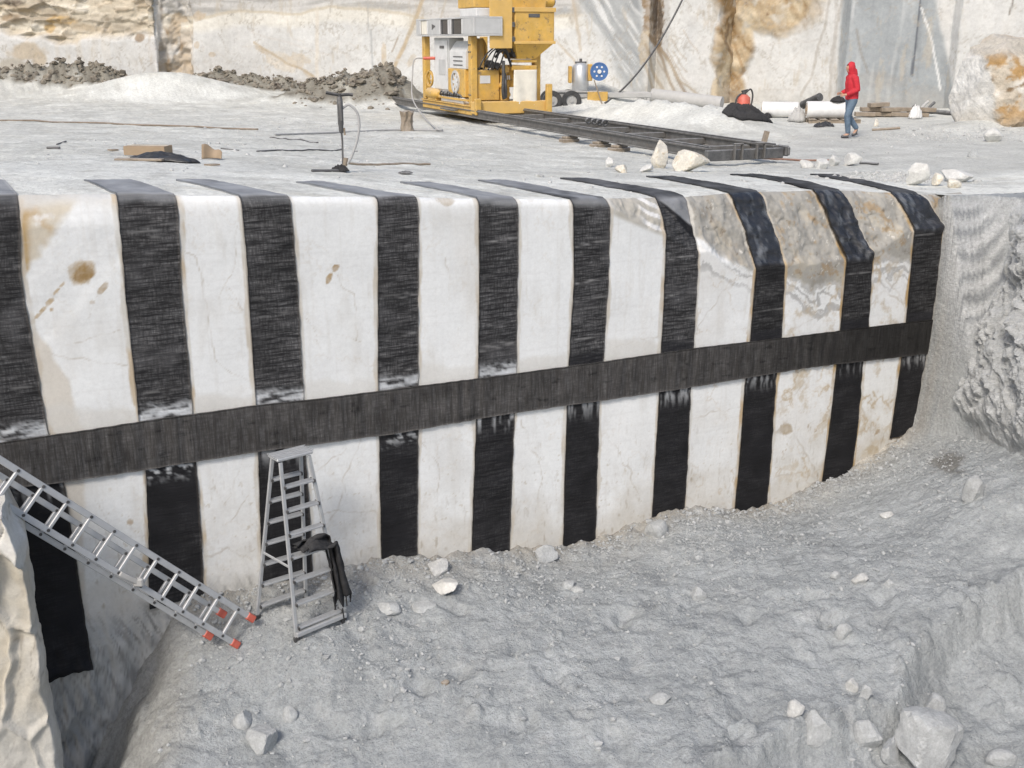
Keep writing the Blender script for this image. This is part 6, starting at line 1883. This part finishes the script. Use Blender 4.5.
# outline of the pillar's right edge in the photo, carried at the pillar's distance
zl = np.linspace(-6.5, -1.62, 170)
edge_px = [(0, 496), (14, 520), (26, 545), (30, 580), (33, 612), (42, 650), (46, 690), (54, 728), (62, 768), (75, 830), (90, 950)]
ez, ex_ = [], []
YP = 8.9
for (x, y) in edge_px:
    q = at_y(x, y, YP); ez.append(q[2]); ex_.append(q[0])
ez, ex_ = np.array(ez), np.array(ex_)
al_ = np.linspace(0, 1, 200)
A_, Zp = np.meshgrid(al_, zl)
xr = np.interp(Zp, ez[::-1], ex_[::-1])
xr = np.where(Zp > ez[0], ex_[0] - (Zp - ez[0]) * 3.0, xr)
# section: front face from far left to the right edge, then the flank going back
fl_ = np.clip(A_ / .72, 0, 1); bk = np.clip((A_ - .72) / .28, 0, 1)
X_ = (-6.2) * (1 - fl_) + xr * fl_ - .45 * bk ** 1.5
Y_ = (YP - .55) + .45 * fl_ + .95 * bk
facet = .13 * ridged(X_ * .8 + Y_ * .5, Zp * .55, .9, 3, 61) + .05 * fbm(X_ + Y_, Zp, .35, 4, 63)
pv_, pe_ = worley(X_ + Y_ + .15 * fbm(X_, Zp, .5, 3, 62), Zp * .7 + .3 * X_, .55, 12)
facet = facet * .6 + .16 * (pv_ - .5) * sstep(0, .12, pe_)
Y_ = Y_ - facet * (1 - bk * .4); X_ = X_ + .05 * fbm(Y_, Zp, .4, 4, 65) * fl_
pc = np.empty(X_.shape + (3,)); pc[:] = (0.585, 0.575, 0.535)
blend(pc, sstep(-.1, .4, fbm(X_, Zp, .8, 4, 67)) * .7, (0.62, 0.56, 0.44))
blend(pc, sstep(.0, .4, fbm(X_, Zp, .5, 4, 69)) * .7, (0.66, 0.66, 0.64))
blend(pc, sstep(.12, .5, fbm(X_, Zp * .6, .3, 4, 70)) * .6, (0.46, 0.41, 0.32))
blend(pc, sstep(.04, .0, pe_) * .3, (0.34, 0.31, 0.26)); blend(pc, (pv_ > .6) * .25, (0.62, 0.615, 0.59)); blend(pc, (pv_ < .35) * .5, (0.47, 0.43, 0.35))
cl = np.abs(fbm(X_ * 1.2, Zp * .6, .55, 3, 72))
blend(pc, sstep(.03, .0, cl) * .6, (0.24, 0.21, 0.17))
blend(pc, sstep(-2.9, -4.2, Zp + .3 * fbm(X_, Zp, .5, 3, 73)) * .5, (0.47, 0.475, 0.465))
me = np_mesh('rock_pillar', np.stack([X_, Y_, Zp], -1).reshape(-1, 3), grid_quads(*X_.shape)); set_col(me, pc)
M['pillar'] = mat_rock('pillar_rock', rough=.85, n1=3, a1=.12, n2=25, a2=.1, bump=.6, bscale=18)
o = add_obj('rock_pillar', me, None, M['pillar'])
# cap so that it is solid from above
capv = me.vertices
top_row = np.stack([X_[-1], Y_[-1], Zp[-1]], -1)
bm_ = bmesh.new(); bm_.from_mesh(me); bm_.verts.ensure_lookup_table()
off_ = (len(zl) - 1) * len(al_)
tv = [bm_.verts[off_ + i] for i in range(len(al_))]
back = bm_.verts.new((-6.2, YP + 1.2, -1.7))
cl_ = bm_.verts.layers.float_color['Col']; back[cl_] = (.5, .5, .48, 1)
for i in range(len(tv) - 1): bm_.faces.new((tv[i], tv[i + 1], back))
bm_.to_mesh(me); bm_.free()
tag(o, 'cream and white rock pillar in the left foreground, ladder resting on it', 'rock')

# ------------------------------------------------------------------ extension ladder lying on edge from the ledge to the pillar
f0 = pit_hit(236, 648) + Vector((0, 0, .05))
t0 = Vector(at_y(-32, 482, 9.1))
axl = (t0 - f0).normalized()
up0 = Vector((-.02, .22, .97)); wv_ = (up0 - axl * up0.dot(axl)).normalized()
nv_ = axl.cross(wv_).normalized()
if nv_.y > 0: nv_ = -nv_
Ll = (t0 - f0).length + .6
ext = empty('extension_ladder', f0, 0, 'long aluminium extension ladder with red feet lying on edge across the hole', 'ladder')
RW = .31
for sec, (shift, wid, start) in enumerate(((0.0, RW, 0.0), (.10, RW - .05, .28))):
    o_ = nv_ * (-shift) + wv_ * (-.085 if sec else .0)
    for side in (0, 1):
        base_ = o_ + wv_ * ((RW - wid) / 2 + wid * side) + axl * start
        m = MB(); m.bar(base_, base_ + axl * (Ll - start), .030, .062 if sec == 0 else .055, up=wv_, bev=.005)
        rl = m.build('side_rail', 'alu', ext)
        for k in range(int((Ll - start) / .28)):
            c_ = base_ + axl * (.2 + k * .28) + nv_ * .018
            MB().tube([c_ - nv_ * .004, c_ + nv_ * .004], .016, 8).build('rung_end', 'black', rl)
        if sec == 0 or True:
            m = MB(); m.bar(base_ - axl * .05, base_ + axl * .06, .045, .08, up=wv_, bev=.01); m.build('rubber_foot', 'red_plastic', rl)
    for k in range(int((Ll - start) / .28)):
        c_ = o_ + axl * (start + .2 + k * .28) + wv_ * ((RW - wid) / 2)
        m = MB(); m.bar(c_ + wv_ * .014, c_ + wv_ * (wid - .014), .034, .034, up=axl, bev=.006); m.build('rung', 'alu', ext)
c_ = axl * 1.38 + wv_ * .02 + nv_ * .05
m = MB(); m.box(c_, (.10, .05, .09), None, .02); m.bar(c_, c_ + axl * .22 - wv_ * .02, .03, .05); m.build('rung_hook', 'pipe_grey', ext)

# ------------------------------------------------------------------ boulder on the right of the bench
p = bench_hit(1000, 128); k = mpp(p)
bm_ = bmesh.new(); bmesh.ops.create_icosphere(bm_, subdivisions=6, radius=1)
Vb = np.array([v.co[:] for v in bm_.verts]); Fb = np.array([[v.index for v in f.verts] for f in bm_.faces]); bm_.free()
rb = np.random.RandomState(8)
Nn = np.array([[-.95, -.3, .12], [-.55, -.2, .85], [.1, -.1, 1.0], [-.35, -.93, .1], [.3, -.9, .35], [.7, -.3, .7], [.9, .2, .2], [0, 1, .2], [-.6, .7, .3], [-.75, -.65, -.1], [.15, -.75, .65]])
Nn /= np.linalg.norm(Nn, axis=1)[:, None]
Dn = np.array([.70, .80, .84, .72, .80, .86, .9, .8, .8, .70, .80])
dots = Vb @ Nn.T
lim = np.where(dots > 1e-3, Dn / np.maximum(dots, 1e-3), 9).min(1)
ry = np.minimum(lim, 1.0)
Vb = Vb * ry[:, None]
nzb = ridged(Vb[:, 0] * 1.0 + Vb[:, 1] * .6, Vb[:, 2] + Vb[:, 1] * .4, .6, 4, 81)
rgt = sstep(-.40, -.30, Vb[:, 0] + .25 * Vb[:, 2] + .12 * nzb)
Vb = Vb * (1 + (.012 + .07 * rgt) * nzb + .03 * fbm(Vb[:, 0] * 1.3 + Vb[:, 1], Vb[:, 2] * 1.2 - Vb[:, 1], .22, 4, 84, .6))[:, None]
bc = np.empty((len(Vb), 3)); bc[:] = (.66, .66, .64)
a_, b_ = Vb[:, 0] + .5 * Vb[:, 1], Vb[:, 2] + .3 * Vb[:, 1]
blend(bc, sstep(-.1, .4, fbm(a_, b_, .35, 5, 82, .65)) * .6, (.50, .49, .46)); blend(bc, rgt * .9, (.52, .46, .37)); blend(bc, rgt * sstep(-.05, .15, fbm(a_, b_, .5, 5, 83, .65)), (.42, .27, .12)); blend(bc, rgt * sstep(.05, .4, fbm(a_, b_, .4, 4, 85)), (.64, .62, .57)); blend(bc, rgt * sstep(.3, .5, fbm(a_, b_, .3, 4, 87)), (.25, .18, .11))
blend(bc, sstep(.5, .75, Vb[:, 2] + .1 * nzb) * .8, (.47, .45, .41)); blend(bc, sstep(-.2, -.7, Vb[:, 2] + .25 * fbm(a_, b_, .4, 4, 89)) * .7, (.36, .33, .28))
Vb = Vb * np.array([1.35, 1.1, 1.45])
me = np_mesh('boulder', Vb, Fb, False); set_col(me, bc)
o = add_obj('boulder', me, None, M['rock_ochre']); o.location = (p.x + .35, p.y + 1.0, p.z + .95)
tag(o, 'huge half-white, half-ochre boulder at the right edge of the bench', 'boulder')

# ------------------------------------------------------------------ single stones
RK = [  # name, px, foot py, width px, height px, material, place, label, cat, depth, sink
    ('marble_rock', 660, 168, 20, 30, 'rock_cream', 'bench', 'upright cream rock at the near end of the rail track', .8, .08),
    ('marble_rock', 692, 172, 42, 25, 'rock_cream', 'bench', 'broad tilted cream and ochre rock below the end of the rail track', .7, .1),
    ('marble_rock', 648, 172, 17, 7, 'rock_white', 'bench', 'flat white rock in front of the upright cream rock', .6, .1),
    ('marble_rock', 609, 167, 9, 10, 'rock_white', 'bench', 'small white stone left of the cream rocks, left one of two', .8, .15),
    ('marble_rock', 622, 173, 14, 9, 'rock_cream', 'bench', 'small cream stone left of the flat white rock, right one of two', .8, .15),
    ('marble_rock', 918, 186, 24, 24, 'rock_white', 'bench', 'white block with a pointed top standing at the bench rim', .8, .1),
    ('marble_rock', 957, 182, 36, 14, 'rock_white', 'bench', 'wide flat pale slab resting on smaller stones at the bench rim', .7, .1),
    ('marble_rock', 937, 186, 14, 13, 'rock_cream', 'bench', 'cream stone wedged between the pointed white block and pale slab', .8, .15),
    ('marble_rock', 953, 188, 18, 9, 'rock_cream', 'bench', 'low brownish stone in front of the wide pale slab', .7, .2),
    ('marble_rock', 993, 142, 20, 14, 'rock_white', 'bench', 'pale square stone on the ground in front of the boulder', .8, .12),
    ('marble_rock', 974, 157, 12, 9, 'rock_grey', 'bench', 'small grey stone between the boulder and the wide pale slab', .8, .2),
    ('marble_rock', 808, 168, 18, 9, 'rock_white', 'bench', 'flat pale stone right of the reddish rod, leftmost of its row', .7, .2),
    ('marble_rock', 822, 169, 14, 13, 'rock_white', 'bench', 'pale rounded stone in the row below the person, second from left', .8, .2),
    ('marble_rock', 835, 166, 13, 10, 'rock_white', 'bench', 'pale stone in the row below the person, third from left', .8, .2),
    ('marble_rock', 853, 166, 18, 13, 'rock_white', 'bench', 'pale angular stone straight below the person, last of the row', .8, .2),
    ('marble_rock', 495, 107, 12, 8, 'rock_grey', 'bench', 'grey stone on the spoil heap behind the saw', .8, .3),
    ('marble_rock', 876, 126, 6, 7, 'rock_cream', 'bench', 'tiny cream stone right of the person', .8, .2),
    ('marble_rock', 446, 594, 33, 15, 'rock_white', 'pit', 'bright white rock lying on the pit floor below the wall', .7, .1),
    ('marble_rock', 386, 612, 30, 9, 'rock_grey', 'pit', 'low dusty stone right of the stepladder feet', .8, .35),
    ('marble_rock', 424, 612, 26, 8, 'rock_grey', 'pit', 'low dusty stone just below the bright white rock', .8, .4),
    ('marble_rock', 862, 583, 22, 10, 'rock_pale', 'pit', 'pale stone with dark underside on the right pit floor', .6, .2),
    ('marble_rock', 836, 578, 12, 7, 'rock_grey', 'pit', 'dusty stone left of the pale stone on the right pit floor', .7, .3),
    ('marble_rock', 890, 586, 11, 10, 'rock_grey', 'pit', 'dusty upright stone right of the pale stone on the pit floor', .7, .3),
    ('marble_rock', 888, 518, 15, 6, 'rock_pale', 'pit', 'small pale stone below the right end of the wall', .7, .3),
    ('marble_rock', 698, 600, 19, 12, 'rock_grey', 'pit', 'dusty stone on the low mound in the middle of the pit floor', .8, .3),
    ('marble_rock', 845, 637, 20, 14, 'rock_grey', 'pit', 'small wedge of stone poking from a footprinted hollow', .6, .35),
    ('marble_rock', 852, 692, 14, 14, 'rock_pale', 'pit', 'pale oblong stone near the crumbling dust step, left one of two', .6, .25),
    ('marble_rock', 866, 698, 14, 17, 'rock_grey', 'pit', 'upright dusty stone near the crumbling dust step, right one of two', .7, .3),
    ('marble_rock', 796, 716, 18, 16, 'rock_pale', 'pit', 'split pale stone on top of the crumbling dust step', .6, .25),
    ('marble_rock', 815, 744, 34, 32, 'rock_grey', 'pit', 'dusty block in the face of the crumbling dust step, left of the big stone', .7, .3),
    ('marble_rock', 868, 748, 30, 34, 'rock_grey', 'pit', 'dusty block in the face of the dust step, touching the big stone', .7, .3),
    ('marble_rock', 925, 772, 76, 58, 'rock_grey', 'pit', 'largest dusty boulder at the bottom right of the pit', .8, .18),
    ('marble_rock', 890, 764, 22, 26, 'rock_grey', 'pit', 'small dusty stone leaning on the left of the largest pit boulder', .8, .2),
    ('marble_rock', 935, 712, 24, 18, 'rock_grey', 'pit', 'dusty stone behind the largest pit boulder', .8, .35),
    ('marble_rock', 660, 704, 24, 9, 'rock_grey', 'pit', 'thin dusty stone lying left of the crumbling dust step', .6, .35),
    ('marble_rock', 567, 588, 18, 5, 'rock_grey', 'pit', 'flat grey flake below the wall foot in the middle', .7, .3),
    ('marble_rock', 578, 592, 14, 5, 'rock_grey', 'pit', 'thin grey flake right of the other flake below the wall', .6, .3),
    ('marble_rock', 290, 720, 16, 14, 'rock_grey', 'pit', 'dusty stone on the slope under the stepladder', .8, .35),
    ('marble_rock', 262, 752, 36, 30, 'rock_grey', 'pit', 'dusty block at the bottom edge beside the hole', .8, .35),
    ('marble_rock', 243, 726, 22, 16, 'rock_grey', 'pit', 'dusty stone set in the edge of the hole', .9, .4),
    ('marble_rock', 975, 500, 22, 24, 'rock_grey', 'pit', 'pale lump on the slope below the right crags', .8, .4),
    ('marble_rock', 545, 560, 26, 14, 'rock_grey', 'pit', 'broken lump at the wall foot under the middle strips', .8, .4),
    ('marble_rock', 655, 536, 26, 20, 'rock_grey', 'pit', 'broken lump at the wall foot under the seventh strip', .8, .4),
    ('marble_rock', 440, 574, 24, 14, 'rock_pale', 'pit', 'broken pale lump at the wall foot above the bright white rock', .8, .4),
]
for i, (nm, x_, y_, w_, h_, mt, wh, lab, dp, sk) in enumerate(RK):
    rock(nm, x_, y_, w_, h_, mt, lab, 100 + i * 7, wh, depth=dp, sink=sk, sub=4 if w_ > 30 else 3, cuts=13 if w_ > 30 else 10, rough=.06)
p = pit_hit(445, 684); o = rock('mud_clod', 445, 686, 9, 6, 'wood', 'small brown clod on the open pit floor', 71, 'pit', sink=.2, cat='clod')
rock('marble_rock', 1003, 768, 32, 16, 'rock_grey', 'low dusty stone in the bottom right corner', 977, 'pit', depth=.8, sink=.35)

# ------------------------------------------------------------------ loose chips (uncountable)
def chips(name, xy, zf, sizes, mat, label, seed, aspect=.6):
    rng = np.random.RandomState(seed)
    bm = bmesh.new(); bmesh.ops.create_icosphere(bm, subdivisions=1, radius=1)
    V0 = np.array([v.co[:] for v in bm.verts]); F0 = np.array([[v.index for v in f.verts] for f in bm.faces]); bm.free()
    n = len(xy); nv = len(V0)
    V = np.repeat(V0[None], n, 0) * rng.uniform(.55, 1.0, (n, nv, 1))
    sc = sizes[:, None, None] * np.stack([rng.uniform(.6, 1.3, n), rng.uniform(.6, 1.3, n), rng.uniform(.35, .9, n) * aspect / .6], -1)[:, None]
    V = V * sc
    an = rng.uniform(0, 6.28, n); c, s = np.cos(an)[:, None], np.sin(an)[:, None]
    X = V[..., 0] * c - V[..., 1] * s; Y = V[..., 0] * s + V[..., 1] * c
    z0 = zf(xy[:, 0], xy[:, 1])
    V = np.stack([X + xy[:, :1], Y + xy[:, 1:2], V[..., 2] + (z0 + sizes * .15)[:, None]], -1).reshape(-1, 3)
    Fc = (F0[None] + (np.arange(n) * nv)[:, None, None]).reshape(-1, 3)
    o = add_obj(name, np_mesh(name, V, Fc, False), None, M[mat])
    return tag(o, label, None, kind='stuff')


rng = np.random.RandomState(3)
n = 12000
u_ = rng.uniform(0.3, U_END - .1, n); d_ = np.abs(rng.exponential(.8, n)) + .03
xy = np.stack([FA[0] + FT[0] * u_ + FN[0] * d_, FA[1] + FT[1] * u_ + FN[1] * d_], -1)
g2_ = np.stack([rng.uniform(-3.5, 6.8, n), rng.uniform(8, 15.3, n)], -1)
xy = np.concatenate([xy, g2_]); dd_ = (xy[:, 0] - FA[0]) * FN[0] + (xy[:, 1] - FA[1]) * FN[1]
cl_ = fbm(xy[:, 0], xy[:, 1], 1.1, 3, 71) + .35 * np.exp(-dd_ / .5)
xy = xy[(dd_ > .03) & (cl_ > rng.uniform(-.35, .45, len(xy)))]
sz = np.clip(rng.lognormal(-4.5, .6, len(xy)), .004, .05)
chips('pit_rubble', xy, pit_z, sz, 'rock_grey', 'grey dusty chips scattered over the pit floor', 5)
n = 2600
xy2 = np.concatenate([np.stack([rng.normal(0, .5, n // 4), rng.normal(0, .3, n // 4)], -1) + np.array(bench_hit(893, 178)[:2]), np.stack([rng.normal(0, 1.6, n // 3), rng.normal(0, .7, n // 3)], -1) + np.array(bench_hit(980, 136)[:2]),
                      np.stack([rng.uniform(-8, 12, n // 2), rng.uniform(13, 34, n // 2)], -1)])
dd_ = -((xy2[:, 0] - FA[0]) * FN[0] + (xy2[:, 1] - FA[1]) * FN[1])
xy2 = xy2[dd_ > .5]
sz = np.clip(rng.lognormal(-4.0, .55, len(xy2)), .008, .09)
chips('bench_rubble', xy2, bench_z, sz, 'rock_pale', 'pale chips and gravel scattered on the bench', 7)
n = 1500
xs_ = np.array([(q - 512) / F * 46.5 for q in rng.uniform(-40, 300, n)])
xy3 = np.stack([xs_, rng.uniform(46.9, 49.3, n)], -1)
xb_ = rng.uniform(300, 405, 900)
xy3 = np.concatenate([xy3, np.stack([(xb_ - 512) / F * 40.5, 42 + rng.normal(0, .8, 900)], -1)])
chips('spoil_rubble', xy3, bench_z, np.clip(rng.lognormal(-2.8, .6, len(xy3)), .03, .28), 'rust_rock' if 'rust_rock' in M else 'rock_spoil', 'brown and grey rubble heaped at the foot of the back wall', 9)
